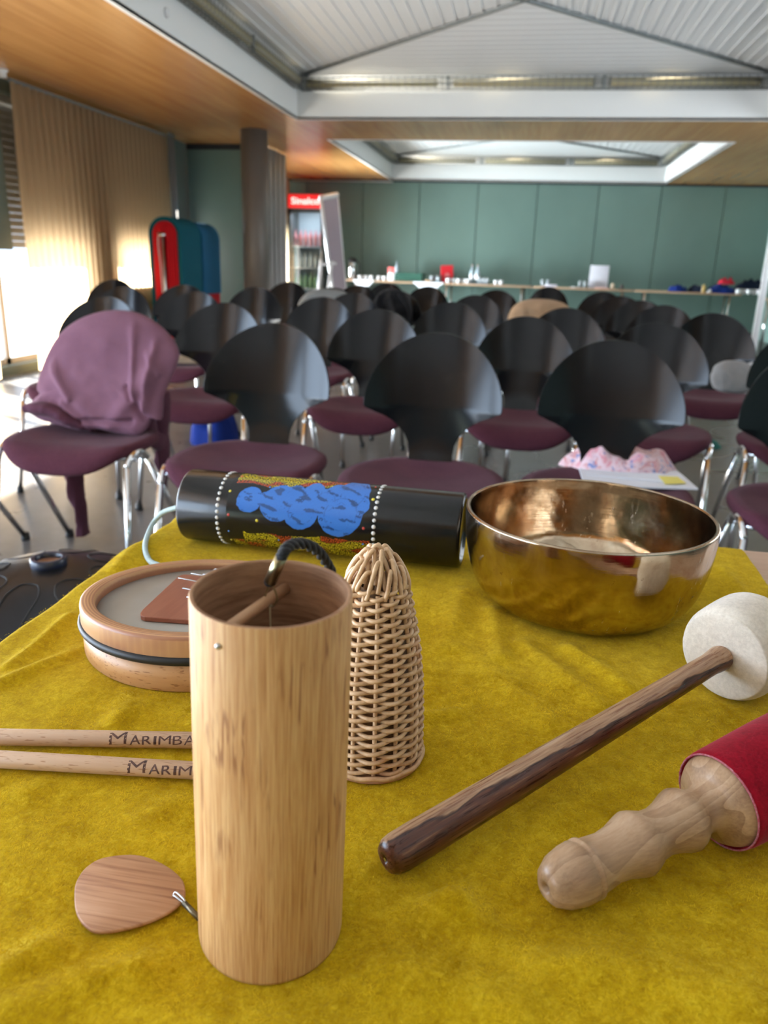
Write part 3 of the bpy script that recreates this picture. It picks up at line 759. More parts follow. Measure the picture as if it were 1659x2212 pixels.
T_('crate', 886, .24, m, M_CR, 'dark green plastic crate on the long table', 'crate')
T_('wooden_bowl', 928, .13, MB().lathe([(.04, 0), (.10, .035), (.095, .037), (.0001, .012)], 24), mk('light_brown_wood', (.40, .24, .13), rough=.5), 'light brown wooden bowl right of the green crate', 'bowl')
for k, px in enumerate((932, 938, 946)): T_('glass', px, .12 + .06 * (k % 2), glass_mb(), M_GLS, 'small drinking glass left of the red bag', 'glass', 'glasses left of the red bag')
q = on_table(966, .28); r = empty('gift_bag', (q.x, q.y, .744), 'bright red upright bag with a white print on the long table', 'bag'); r.rotation_euler = (0, -.08, ang + .25)
MB().add([(-.10, -.05, 0), (.10, -.05, 0), (.10, .05, 0), (-.10, .05, 0), (-.105, -.03, .28), (.105, -.03, .28), (.105, .03, .28), (-.105, .03, .28)], [(3, 2, 1, 0), (0, 1, 5, 4), (1, 2, 6, 5), (2, 3, 7, 6), (3, 0, 4, 7), (4, 5, 6, 7)], False).build('bag_body', mk('glossy_red_paper', (.52, .012, .02), rough=.35), r, bevel=.004)
MB().prism([(-.05, .12), (.0, .17), (.05, .12), (.03, .07), (-.03, .07)], -.001, .001, Matrix.Translation((0, -.046, 0)) @ Matrix.Rotation(PI / 2, 4, 'X')).build('print', mk('faded_pink_print', (.55, .12, .12), rough=.5), r)
for k, px in enumerate((968, 979, 990, 1001, 1010)): T_('cup', px, .10 + .04 * (k % 2), cup_mb(), M_CUP, 'white cup in the row in front of the red bag', 'cup', 'white cups in front of the red bag')
for k, px in enumerate((1018, 1030)):
    q = on_table(px, .18); r = empty('water_bottle', (q.x, q.y, .7385), ('left' if k == 0 else 'right') + ' one of the two clear water bottles on the long table', 'bottle', 'pair of clear water bottles')
    bottle_mb(.29, .04).build('bottle_body', M_BW, r); MB().lathe([(.0415, .07), (.0415, .15)], 16, cap=False).build('bottle_label', M_PLASTW, r); MB().lathe([(.014, .285), (.014, .31), (.0001, .31)], 12).build('cap', mk('brown_cap', (.35, .22, .18), rough=.5), r)
for k, px in enumerate((1036, 1044, 1052)): T_('glass', px, .12, glass_mb(), M_GLS, 'drinking glass just right of the two clear bottles', 'glass', 'glasses right of the bottles')
for k, px in enumerate((1071, 1082)): T_('cup', px, .14, cup_mb(), M_CUP, 'white cup standing alone right of the bottles', 'cup', 'pair of white cups right of the glasses')
for k, px in enumerate((1171, 1183)): T_('glass', px, .2, glass_mb(), M_GLS, 'drinking glass behind the flat white box on the long table', 'glass', 'glasses behind the flat white box')
T_('flat_box', 1190, .08, MB().box(-.10, .10, -.05, .05, 0, .04, b=.005), mk('pale_lilac_card', (.55, .50, .56), rough=.6), 'flat whitish box left of the upright white board', 'box')
T_('plate', 1243, .15, MB().lathe([(.05, 0), (.10, .014), (.1, .017), (.0001, .006)], 28), M_CUP, 'white plate left of the upright white board', 'plate')
for px in (1252, 1263): T_('glass', px, .15, glass_mb(), M_GLS, 'drinking glass touching the left of the upright white board', 'glass', 'glasses left of the upright white board')
T_('board', 1291, .25, MB().box(-.15, .15, -.01, .01, 0, .36, Matrix.Rotation(-.12, 4, 'X'), b=.004), mk('white_board', (.62, .60, .66), rough=.5), 'upright white rectangular board standing on the long table', 'board')
T_('napkins', 1300, .08, MB().box(-.11, .11, -.05, .05, 0, .02, b=.004), mk('salmon_napkins', (.62, .36, .30), rough=.8), 'flat salmon napkin stack before the white board', 'napkins')
T_('jar', 1323, .15, MB().lathe([(.03, 0), (.033, .01), (.033, .06), (.02, .09), (.0001, .09)], 16), mk('cream_jar', (.5, .4, .28), rough=.4), 'small cream jar just right of the upright white board', 'jar')
T_('jar', 1342, .15, MB().lathe([(.03, 0), (.033, .01), (.033, .06), (.02, .08), (.0001, .08)], 16), mk('dark_jar', (.06, .05, .04), rough=.3), 'small dark jar right of the cream jar', 'jar')
def lumpT(px, b, rx, ry, h, mat, label, cat, seed, z0=0):
    q = on_table(px, b); vs = []; fs = []; nr_, na = 10, 30
    for j in range(nr_ + 1):
        t = j / nr_
        for i in range(na):
            a = 2 * PI * i / na; k = 1 + .22 * nz(math.cos(a) * 1.5, math.sin(a) * 1.5, seed)
            zz = h * (1 - t ** 3) ** .6 * (.75 + .5 * nz(math.cos(a) * t * 3, math.sin(a) * t * 3, seed + 5))
            vs.append((math.cos(a) * rx * k * t, math.sin(a) * ry * k * t, max(0, zz)))
    for j in range(nr_):
        for i in range(na): fs.append((j * na + i, j * na + (i + 1) % na, (j + 1) * na + (i + 1) % na, (j + 1) * na + i))
    o = clean(MB().add(vs, fs).build(label.split()[-1] if 0 else cat, mat, loc=(q.x, q.y, .7385 + z0))); o.rotation_euler = (0, 0, ang); return tag(o, label, cat)
lumpT(1464, .2, .15, .14, .11, M_BLUEF, 'bright blue garment at the left of the clothes on the right table', 'garment', 1)
lumpT(1505, .24, .14, .14, .12, M_NAVY, 'dark navy garment right of the bright blue one', 'garment', 2)
T_('jar', 1519, .04, MB().lathe([(.028, 0), (.032, .01), (.032, .08), (.022, .1), (.022, .12), (.0001, .12)], 16), mk('amber_glass', (.42, .28, .10), rough=.2), 'small amber jar between the heaps of clothes', 'jar')
lumpT(1556, .22, .22, .16, .15, M_BLUEF, 'royal blue bag under the red cap on the right table', 'bag', 3)
lumpT(1564, .26, .12, .10, .11, M_REDF, 'red woollen cap on top of the royal blue bag', 'cap', 4, .135)
lumpT(1533, .14, .05, .05, .06, M_WHITEF, 'small white cloth left of the royal blue bag', 'cloth', 5)
lumpT(1618, .40, .24, .12, .24, M_NAVY, 'dark jacket heaped behind the white cups at the right table end', 'jacket', 6)
for px in (1594, 1605, 1616, 1627, 1638): T_('cup', px, .06 + .03 * (px % 2), cup_mb(), M_CUP, 'white cup before the dark jacket at the right table end', 'cup', 'white cups at the right table end')
for px, w, lab in ((785, .22, 'white paper runner hanging over the table edge below the cups at left'), (925, .30, 'white paper runner hanging over the table edge below the green crate')):
    q = on_table(px, 0); m = MB()
    m.add([(-w, .18, .003), (w, .18, .003), (w * .9, -.012, .003), (-w * .9, -.012, .003), (w * .45, -.014, -.10), (-w * .45, -.014, -.10)], [(0, 3, 2, 1), (3, 5, 4, 2)], False)
    o = m.build('paper_runner', M_PAPER, loc=(q.x, q.y, .7385), solid=.002); o.rotation_euler.z = ang; tag(o, lab, 'paper')
# mats over a rack
M_TEAL = mk('teal_foam', (.005, .10, .15), rough=.8, spec=.15, bump=.1, bscl=(90, 90, 90)); M_BLUM = mk('blue_foam', (.015, .12, .25), rough=.8, spec=.15, bump=.1, bscl=(90, 90, 90)); M_REDM = mk('red_foam', (.50, .01, .02), rough=.8, spec=.15, bump=.1, bscl=(90, 90, 90))
xc, zb = -3.905, 1.445
r = empty('mat_rack', (xc, 8.97, 0), 'metal rack holding the folded teal, blue and red mats', 'rack')
MB().tube([(0, -.66, zb - .19), (0, .66, zb - .19)], .02, 10).build('rail', M_STEEL, r)
for s in (-1, 1):
    MB().tube([(0, s * .62, .02), (0, s * .62, zb - .19)], .016, 10).build('post', M_STEEL, r); MB().tube([(-.22, s * .62, .016), (.22, s * .62, .016)], .016, 10).build('foot', M_STEEL, r)
def mat_u(y0, y1, R, bl, br, mt, label, dz=0):
    zc = zb - .185 + dz; th = .02; pr = []
    for z in (bl, zc): pr.append((-R, z))
    for k in range(1, 13): a = PI - PI * k / 13; pr.append((R * math.cos(a), zc + R * math.sin(a)))
    pr += [(R, zc), (R, br)]
    vs = []; fs = []; n = len(pr)
    for y in (y0, y1):
        for rr in (1, (R - th) / R):
            for i, (x, z) in enumerate(pr): vs.append((x * rr, y, z if z <= zc else zc + (z - zc) * rr))
    for i in range(n - 1):
        fs += [(i, i + 1, n + i + 1, n + i), (i, 2 * n + i, 2 * n + i + 1, i + 1), (n + i, n + i + 1, 3 * n + i + 1, 3 * n + i), (2 * n + i, 3 * n + i, 3 * n + i + 1, 2 * n + i + 1)]
    fs += [(0, n, 3 * n, 2 * n), (n - 1, 3 * n - 1, 4 * n - 1, 2 * n - 1)][:1]
    fs.append((n - 1, 3 * n - 1, 4 * n - 1, 2 * n - 1))
    o = clean(MB().add(vs, fs, False).build('foam_mat', mt, loc=(xc, 0, 0), bevel=.004)); tag(o, label, 'mat', 'foam mats folded over the rack')
g = 8.40
mat_u(g, g + .56, .185, .15, .12, M_TEAL, 'outermost teal foam mat, folded over the near half of the rack')
mat_u(g + .01, g + .56, .162, .2, .25, M_TEAL, 'second teal foam mat from outside on the near half of the rack')
mat_u(g + .0, g + .55, .139, .1, .12, M_REDM, 'outer one of the red foam mats nested under the teal ones')
mat_u(g - .01, g + .54, .116, .15, .12, M_REDM, 'middle red foam mat nested under the teal ones')
mat_u(g - .02, g + .52, .093, .2, .16, M_REDM, 'third red foam mat inward nested under the teal ones')
mat_u(g - .025, g + .51, .070, .2, .16, M_REDM, 'fourth red foam mat counting inward on the near half of the rack')
mat_u(g - .03, g + .50, .047, .2, .16, M_REDM, 'very innermost red foam mat, folded tightest on the rack')
mat_u(g + .60, g + 1.14, .185, .5, .62, M_BLUM, 'outermost blue foam mat, folded over the far half of the rack', -.02)
mat_u(g + .60, g + 1.15, .162, .3, .30, M_REDM, 'red foam mat showing below the blue one on the far half of the rack', -.02)
r = empty('carry_strap', (xc, g - .055, zb - .2), 'pale strap hanging at the end of the red foam mats', 'strap')
MB().tube(spline([(-.04, 0, .03), (-.045, -.01, -.1), (-.03, -.01, -.35), (-.02, -.01, -.7)], 6), .014, 8, flat=.3).build('webbing', M_WHITEF, r)
# ------------------------------------------------------------------ near table and cloth
T = .742
TX0, TX1, TY0, TY1 = -.405, .43, -.62, .93
r = empty('table', (0.01, .15, 0), 'pale wooden table in the foreground under the yellow cloth, its bare right corner showing', 'table')
M_TOP = wood('pale_pink_beech', (.60, .40, .29), (.50, .31, .21), 0, .6, .4, .03)
o = MB().box(TX0 - .01, TX1 - .01, TY0 - .15, TY1 - .15, .712, .7375, b=.008).build('tabletop', M_TOP, r)
for x in (TX0 + .06, TX1 - .08):
    for y in (TY0 + .08, TY1 - .1): MB().tube([(x - .01, y - .15, 0), (x - .01, y - .15, .712)], .018, 12).build('leg', M_CHROME, r)
RID = []
def ridge(a, b, amp, w):
    A = P(*a, T); B = P(*b, T); RID.append((A, B - A, (B - A).length_squared, amp, w))
for q in (((0, 2110), (230, 1985), .0045, .010), ((0, 2190), (300, 2080), .003, .012), ((60, 1700), (330, 1500), .002, .012), ((0, 1480), (170, 1400), .003, .007), ((20, 1440), (150, 1330), .0025, .006),
          ((210, 1620), (280, 1500), .0018, .008), ((250, 1230), (330, 1140), .003, .010), ((1130, 1390), (1290, 1520), .003, .010), ((1230, 1400), (1350, 1480), .0028, .008), ((1060, 1320), (1080, 1420), .003, .010), ((1000, 1280), (960, 1400), .0025, .012),
          ((830, 1560), (980, 1540), .003, .008), ((810, 1890), (985, 1955), .003, .009), ((960, 1960), (1120, 2010), .0025, .012), ((1380, 1560), (1560, 1540), .002, .008), ((1560, 1230), (1640, 1330), .003, .008), ((760, 2060), (1100, 2180), .003, .016),
          ((1200, 2080), (1600, 2150), .003, .016), ((330, 1760), (420, 1700), .002, .012), ((1000, 1400), (1180, 1560), .002, .012)): ridge(*q)
FOOT = [(-.0969, .2864, .05), (-.0752, .4332, .04), (.0762, .7235, .07), (-.2465, .57, .105), (-.17, .288, .035), (.19, .44, .03)]
def hcl(x, y):
    h = .0026 * noise.noise(Vector((x * 9 + 3, y * 14, 1))) + .0012 * noise.noise(Vector((x * 24 + y * 10, y * 20, 4)))
    d = .7 * x + .7 * y; h += .0016 * math.sin(d * 95 + 5 * noise.noise(Vector((x * 5, y * 5, 8)))) * max(0, noise.noise(Vector((x * 4, y * 4, 11))) + .2)
    for A, D, L2, am, w in RID:
        t = ((x - A.x) * D.x + (y - A.y) * D.y) / L2
        if -.6 < t < 1.6:
            tt = max(0, min(1, t)); ds = (x - A.x - D.x * tt) ** 2 + (y - A.y - D.y * tt) ** 2; g = ds / (w * w)
            if g < 8: h += 1.7 * am * math.exp(-g)
    k = 1
    for fx_, fy_, fr in FOOT:
        dd = math.hypot(x - fx_, y - fy_) / fr
        if dd < 1.3: k *= max(0, min(1, (dd - .85) / .4))
    # flat where the long instruments lie
    for (ax, ay, bx, by, ww) in ((-.37, .80, -.04, .79, .045), (-.04, .325, .2, .58, .018), (-.33, .385, -.11, .40, .03), (.03, .32, .25, .47, .025)):
        dx, dy = bx - ax, by - ay; t = max(0, min(1, ((x - ax) * dx + (y - ay) * dy) / (dx * dx + dy * dy))); dd = math.hypot(x - ax - dx * t, y - ay - dy * t) / ww
        if dd < 1.3: k *= max(0, min(1, (dd - .7) / .6))
    return T - .001 + h * k
def m_felt():
    a = N('yellow_felt'); v = a.coord((1, 1, 1))
    n1 = a.noise(v, 420, 4, .75, .6); n2 = a.noise(v, 95, 4, .65, .5); n3 = a.noise(v, 14, 3)
    h = a.math('MULTIPLY_ADD', n1, .45, a.math('MULTIPLY_ADD', n2, .35, a.math('MULTIPLY', n3, .2)))
    c = a.ramp(h, (.36, (.40, .235, .001)), (.50, (.58, .375, .003)), (.64, (.78, .56, .02)))
    return a.pbr(col=c, rough=.95, spec=.1, sheen=.22, sheenr=.55, sheent=(1, .85, .25, 1), normal=a.bump(h, 1.0, .0026))
M_FELT = m_felt()
CX_R, CY_F = .274, .915
def clothpt(s, t):                             # s runs across (arc length), t along depth
    x = s; y = t; xe = TX0 + .004; rr = .008
    if x >= xe: z = hcl(x, y); return (x, y, z)
    a = (xe - x) / rr
    if a < PI / 2: return (xe - rr * math.sin(a), y, T - rr + rr * math.cos(a) + (hcl(xe, y) - T))
    dn = (xe - x) - rr * PI / 2
    return (xe - rr - .010 * math.sin(y * 38 + 2 * nz(y * 6, 0)) * min(1, dn * 6) - .01 * dn, y, T - rr - dn)
nu, nv = 330, 380; s0, s1, t0, t1 = -.60, CX_R, -.30, CY_F
cl_ = MB().grid(lambda u, v: clothpt(lerp(s0, s1, u) + (.002 * nz(v * 30, 0) if u == 1 else 0), lerp(t0, t1, v)), nu, nv)
r = empty('tablecloth', (0, .3, T), 'mustard yellow felt cloth spread over the foreground table', 'tablecloth')
cl_.v = [(x, y - .3, z - T) for x, y, z in cl_.v]
cl_.build('felt', M_FELT, r, solid=.0018, off=-1)
def m_fuzz():
    a = N('yellow_felt_fibre'); c = a.ramp(a.noise(a.coord((60, 60, 60)), 1, 2), (.35, (.50, .31, .003)), (.65, (.85, .62, .03)))
    d = a.n('ShaderNodeBsdfDiffuse', {'Color': c}); t = a.n('ShaderNodeBsdfTranslucent', {'Color': c}); mx = a.n('ShaderNodeMixShader', {0: .4, 1: d, 2: t})
    a.t.links.new(mx.outputs[0], a.out.inputs[0]); return a.m
rnd = random.Random(5); vs = []; fs = []
NF = 90000
for _ in range(NF):
    if rnd.random() < .72: x = rnd.uniform(-.30, CX_R); y = rnd.uniform(.235, .55)
    else: x = rnd.uniform(TX0, CX_R); y = rnd.uniform(.5, CY_F)
    if math.hypot(x + .0969, y - .2864) < .036 or math.hypot(x - .076, y - .7235) < .08 or math.hypot(x + .2465, y - .57) < .098: continue
    z = hcl(x, y) - T; a = rnd.uniform(0, 2 * PI); L = rnd.uniform(.0012, .0038); cu = rnd.uniform(-1.6, 1.6); hh = rnd.uniform(.0003, .0016); wd = rnd.uniform(.00005, .0001) * (1 + y)
    b = len(vs); px_, py_ = x, y
    for k in range(4):
        t = k / 3; ca, sa = math.cos(a), math.sin(a); zz = z + .0003 + hh * math.sin(PI * (.15 + .75 * t))
        vs.append((px_ - sa * wd, py_ - .3 + ca * wd, zz)); vs.append((px_ + sa * wd, py_ - .3 - ca * wd, zz))
        px_ += ca * L / 3; py_ += sa * L / 3; a += cu / 3
    for k in range(3): q = b + 2 * k; fs.append((q, q + 1, q + 3, q + 2))
o = MB().add(vs, fs).build('fuzz', m_fuzz(), r); o['kind'] = 'stuff'
# ------------------------------------------------------------------ wind chime
def m_bamboo(name, inner=False, flat=False):
    a = N(name)
    if flat: grain = a.coord((14, 420, 100)); broad = a.coord((2.5, 60, 20)); strip = None
    else:
        c = a.n('ShaderNodeTexCoord'); s = a.n('ShaderNodeSeparateXYZ', {0: (c, 'Object')})
        ang_ = a.math('ARCTAN2', (s, 1), (s, 0)); 
        def vec(ka, kz): return a.n('ShaderNodeCombineXYZ', {0: a.math('MULTIPLY', ang_, ka), 1: a.math('MULTIPLY', (s, 2), kz), 2: 3.3})
        if inner:
            def vec(ka, kz): return a.n('ShaderNodeCombineXYZ', {0: a.math('MULTIPLY', ang_, 1.2 if ka > 20 else .6), 1: a.math('MULTIPLY', (s, 2), 420 if ka > 20 else 70), 2: 1.3})
        grain = vec(60, 34); broad = vec(15, 17)
        fl = a.math('FLOOR', a.math('MULTIPLY', ang_, 13 / (2 * PI) * 1.5)); wn = a.n('ShaderNodeTexWhiteNoise', noise_dimensions='1D'); a.set(wn, 'W', fl); strip = wn; fine = a.noise(vec(190, 30), 1, 2, .5) if not inner else None
    g = a.noise(grain, 1, 4, .6, .25); b = a.noise(broad, 1, 4, .65, .6)
    h = a.math('MULTIPLY_ADD', g, .5, a.math('MULTIPLY', b, .5))
    if strip is not None and not inner: h = a.math('MULTIPLY_ADD', fine, .3, a.math('MULTIPLY', h, .7))
    if inner: cl = ((.36, (.20, .095, .045)), (.52, (.36, .19, .10)), (.68, (.46, .27, .15)))
    elif flat: cl = ((.38, (.26, .10, .05)), (.5, (.48, .25, .13)), (.66, (.58, .33, .19)))
    else: cl = ((.38, (.36, .15, .045)), (.46, (.54, .28, .105)), (.56, (.70, .44, .20)), (.68, (.76, .53, .27)))
    col = a.ramp(h, *cl)
    if strip is not None and not inner:
        col = a.mix((wn, 0) if 0 else a.math('MULTIPLY', (wn, 0), .38), (col, 0), (.46, .24, .10))
        kn = a.noise(vec(16, 26), 1, 2, .5, .8); kz = a.noise(vec(2.2, 22), 1, 1)
        kf = a.math('MULTIPLY', a.ramp(kn, (.52, (0, 0, 0)), (.60, (1, 1, 1))), a.ramp(kz, (.58, (0, 0, 0)), (.64, (1, 1, 1))))
        col = a.mix(a.math('MULTIPLY', kf, .75), col, (.26, .10, .035))
        edge = a.math('FRACT', a.math('MULTIPLY', ang_, 13 / (2 * PI) * 1.5)); ef = a.ramp(edge, (.0, (1, 1, 1)), (.03, (0, 0, 0)))
        col = a.mix(a.math('MULTIPLY', ef, .35), col, (.25, .11, .04))
    return a.pbr(col=col, rough=.5 if not inner else .65, spec=.4, normal=a.bump(h, .12, .0004))
base = Vector((-.0969, .2864, T)); topc = Vector((-.0925, .2822, T + .178)); HT = (topc - base).length
r = empty('wind_chime', base, 'upright bamboo tube wind chime with a black cord, in the foreground', 'wind chime')
r.rotation_mode = 'QUATERNION'; r.rotation_quaternion = (topc - base).to_track_quat('Z', 'Y'); RI = r.rotation_quaternion.inverted()
def wl(p): return RI @ (Vector(p) - base)
W0 = .0019
MB().lathe([(.0322, .0), (.0341, .0012), (.0343, .003), (.0340, HT * .5), (.0333, HT - .0006), (.0330, HT)], 128, cap=False).build('tube', m_bamboo('bamboo_outside'), r)
MB().lathe([(.0330, HT), (.0329 - W0 * .4, HT + .0003), (.0333 - W0, HT), (.0332 - W0, HT - .001), (.034 - W0, .02), (.0322, 0)], 96, cap=False).build('lining', m_bamboo('bamboo_inside', True), r)
MB().lathe([(.0001, .100), (.0312, .100), (.0312, .096), (.0001, .096)], 48).build('sound_plate', wood('plate_wood', (.35, .2, .11), (.25, .13, .07), 0, 1), r)
zb_ = T + .178 - .0125
a_ = P(500, 1352, zb_); b_ = P(655, 1243, zb_); cen = Vector((-.0927, .2825, zb_)); dr = (b_ - a_).normalized(); dr = dr
off = (a_ - cen); off -= dr * off.dot(dr); hl = math.sqrt(max(0, .0316 ** 2 - off.length_squared)); mid = cen + off
M_DOWEL = wood('dowel_wood', (.50, .29, .15), (.38, .19, .09), 2, 1.4, .5)
MB().lathe([(.0026, 0), (.0026, 2 * hl)], 20, Matrix.Rotation(0, 4, 'Z')).build('crossbar', M_DOWEL, r)
cb = kids(r)[-1]
cb = [c for c in bpy.data.objects if c.parent == r and c.name.startswith('crossbar')][0]
cb.matrix_parent_inverse = Matrix(); p0, p1 = wl(mid - dr * hl), wl(mid + dr * hl); cb.location = p0; cb.rotation_mode = 'QUATERNION'; cb.rotation_quaternion = (p1 - p0).to_track_quat('Z', 'Y')
M_BRASS = mk('antique_brass', (.42, .36, .22), rough=.28, metal=1)
pp = PY(492, 1383, .256); pl = wl(pp); k = .0336 / math.hypot(pl.x, pl.y); MB().ball((pl.x * k, pl.y * k, pl.z), .0013, 12, 8).build('pin', M_STEEL, r)
hx = P(583, 1288, zb_ + .003); c0 = wl(PY(583, 1258, hx.y)); c1 = wl(PY(608, 1203, hx.y - .001))
M_ROPE = mk('black_cord', (.006, .006, .007), (.014, .014, .016), (900, 900, 900), rough=.8, bump=.5, bscl=(2500, 2500, 2500), sheen=.12)
MB().lathe([(.0018, 0), (.0027, .0003), (.0027, (c1 - c0).length - .0003), (.002, (c1 - c0).length)], 24, aim(c0, c1)).build('brass_sleeve', M_BRASS, r)
hk = wl(hx)
MB().tube(spline([c0 + Vector((0, 0, .001)), hk + Vector((.0016, -.001, .0035)), hk + Vector((.0022, -.0025, -.001)), hk + Vector((.0005, -.001, -.0045)), hk + Vector((-.001, .0022, -.001)), hk + Vector((-.0006, .0006, .0035)), c0 + Vector((-.0006, 0, .001))], 6), .0005, 8).build('hook', M_BRASS, r)
rp = spline([c1 - (c1 - c0) * .12, c1 + (c1 - c0) * .15, wl(PY(624, 1180, hx.y + .002)), wl(PY(650, 1174, hx.y + .012)), wl(PY(680, 1185, hx.y + .022)), wl(PY(702, 1210, hx.y + .030)), wl(PY(716, 1240, hx.y + .036)), wl(PY(722, 1290, hx.y + .040))], 12)
m = MB()
for s_ in range(3):
    pts = []; u = None
    for i, p in enumerate(rp):
        d = (rp[min(i + 1, len(rp) - 1)] - rp[max(i - 1, 0)]).normalized(); u = perp(d)[0] if u is None else (u - d * u.dot(d)).normalized(); w_ = d.cross(u)
        a = i * .40 + s_ * 2 * PI / 3; pts.append(p + u * .0014 * math.cos(a) + w_ * .0014 * math.sin(a))
    m.tube(pts, .00125, 8)
m.build('cord', M_ROPE, r)
q = c0; MB().ball(q + Vector((0, 0, .0001)), .0026, 12, 8, (1, 1, .8)).build('cord_end', M_ROPE, r)
MB().tube([hk + Vector((0, 0, -.004)), hk + Vector((.003, .004, -.035)), (0, 0, .101)], .00035, 6).build('inner_string', M_BRASS, r)
# its sail lying on the cloth
so_ = [(161, 1940), (165, 1907), (186, 1876), (222, 1855), (283, 1848), (325, 1856), (365, 1876), (392, 1900), (400, 1922), (397, 1942), (375, 1966), (330, 1990), (270, 2008), (215, 2015), (186, 2003), (166, 1975)]
zz = T + .003; sp = [P(a, b, zz) for a, b in so_]; sc_ = sum(sp, Vector()) / len(sp)
def closed(pts, sub=5):
    n = len(pts); out = []
    for i in range(n):
        a, b, c, d = pts[i - 1], pts[i], pts[(i + 1) % n], pts[(i + 2) % n]
        for k in range(sub):
            t = k / sub; out.append(.5 * ((2 * b) + (c - a) * t + (2 * a - 5 * b + 4 * c - d) * t * t + (3 * b - a - 3 * c + d) * t ** 3))
    return out
cp = closed(sp); sail = MB(); n = len(cp); vs = []
for kk, dz in ((.0, -.0012), (.97, -.0012), (1, -.0008), (1.0, .0004), (.975, .0010), (0, .0010)):
    for p in cp: q = sc_ + (p - sc_) * kk; vs.append((q.x - sc_.x, q.y - sc_.y, dz))
fs = [(j * n + i, j * n + (i + 1) % n, (j + 1) * n + (i + 1) % n, (j + 1) * n + i) for j in range(5) for i in range(n)]
so2 = clean(sail.add(vs, [f[::-1] for f in fs]).build('wind_sail', m_bamboo('bamboo_sail', flat=True)))
so2.parent = r; so2.location = wl(sc_); so2.rotation_mode = 'QUATERNION'; so2.rotation_quaternion = RI
h0 = P(378, 1934, zz + .001); h1 = P(397, 1950, zz + .001); h2 = P(430, 1984, T + .004)
MB().tube([wl(q) for q in spline([h0 + Vector((-.001, 0, -.001)), h0 + Vector((0, .001, .001)), h1 + Vector((0, .0005, .0015)), h1, h0 + Vector((.0004, -.0012, .0008)), h0 + Vector((-.001, 0, -.001))], 5)], .0005, 8).build('sail_hook', M_STEEL, r)
MB().tube([wl(h1), wl(h2)], .0014, 12).build('sail_rod', mk('dark_bronze', (.16, .13, .08), rough=.35, metal=.8), r)
MB().tube([wl(h2), wl(h2 + Vector((.02, .0, -.001)))], .0006, 6).build('sail_string', M_ROPE, r)
# ------------------------------------------------------------------ caxixi
cb_ = Vector((-.0752, .4332, T)); r = empty('wicker_shaker', cb_, 'conical woven wicker shaker with a cane loop, behind the bamboo tube', 'shaker')
def m_cane():
    a = N('pale_cane'); n = a.noise(a.coord((150, 150, 150)), 1, 3); n2 = a.noise(a.coord((22, 22, 30)), 1, 2)
    c = a.ramp(n, (.3, (.46, .27, .13)), (.6, (.66, .44, .25)), (.75, (.72, .52, .33)))
    c = a.mix(a.math('MULTIPLY', a.ramp(n2, (.60, (0, 0, 0)), (.70, (1, 1, 1))), .45), (c, 0), (.56, .22, .10)); return a.pbr(col=c, rough=.45, spec=.4, coat=.1)
M_CANE = m_cane()
RT = [(0, .0300), (.01, .0305), (.03, .0302), (.055, .0290), (.075, .0268), (.092, .0242), (.105, .0215), (.116, .0192), (.126, .0165), (.134, .0125), (.14, .006)]
NS = 14
m = MB(); zrow = .0055; k = 0
while zrow < .1215:
    pts = []; nn_ = NS * 6; R0 = curve_r(RT, zrow)
    for i in range(nn_):
        th = 2 * PI * i / nn_; ph = NS * th / 2 + PI * k
        pts.append((cb_ - cb_) + Vector(((R0 + .0021 * math.cos(ph)) * math.cos(th), (R0 + .0021 * math.cos(ph)) * math.sin(th), zrow + .0006 * math.sin(ph * 1.0) + .0002 * nz(i, k))))
    m.tube(pts, .00142 + .0001 * nz(k, 3), 8, closed=True); zrow += .00305; k += 1
m.build('weave', M_CANE, r)
m = MB()
for i in range(NS):
    th = 2 * PI * (i + .5 - .5) / NS + PI / NS * 0
    pts = [((curve_r(RT, z)) * math.cos(th), (curve_r(RT, z)) * math.sin(th), z) for z in [j * .004 for j in range(0, 31)]]
    m.tube(pts, .0014, 8)
m.build('stakes', M_CANE, r)
m = MB(); rr_ = random.Random(3)
for i in range(22):                            # cane ends turned over at the crown
    th = 2 * PI * i / 22 + rr_.uniform(-.1, .1); z0 = .1175 + .004 * (i % 2); t1 = th + .55; R0 = curve_r(RT, z0) + .001
    zt = .131 + .005 * (i % 3); Rt = curve_r(RT, zt) + .0012
    pts = spline([(R0 * math.cos(th), R0 * math.sin(th), z0), ((R0 * .55 + Rt * .45 + .0018) * math.cos(th + .1), (R0 * .55 + Rt * .45 + .0018) * math.sin(th + .1), (z0 + zt) / 2), (Rt * math.cos(th + .3), Rt * math.sin(th + .3), zt + .002), (Rt * .8 * math.cos(t1), Rt * .8 * math.sin(t1), zt - .001), ((R0 * .8) * math.cos(t1 + .1), (R0 * .8) * math.sin(t1 + .1), z0 + .004)], 6)
    m.tube(pts, .0014, 8)
for i in range(9):
    th = 2 * PI * i / 9; R0 = .0105; pts = spline([(R0 * math.cos(th), R0 * math.sin(th), .120), (.008 * math.cos(th + .2), .008 * math.sin(th + .2), .132), (.0035 * math.cos(th + .7), .0035 * math.sin(th + .7), .137), (.004 * math.cos(th + 2), .004 * math.sin(th + 2), .131)], 6); m.tube(pts, .0014, 8)
m.build('crown', M_CANE, r)
MB().tube(spline([(-.004, 0, .131), (-.0045, -.001, .139), (-.001, -.001, .1455), (.003, 0, .143), (.0045, .001, .137), (.005, .001, .130)], 7), .0013, 8).build('loop', M_CANE, r)
MB().lathe([(.0001, .0025), (.033, .0025), (.0342, .0015), (.0335, .0002), (.0001, .0002)][::-1], 56).build('base_disc', wood('base_wood', (.52, .27, .15), (.40, .2, .11), 0, 1), r)
MB().tube([(.0335 * math.cos(2 * PI * i / 60), .0335 * math.sin(2 * PI * i / 60), .0035 + .0006 * math.sin(i * 1.1)) for i in range(60)], .0016, 8, closed=True).build('rim_cane', M_CANE, r)
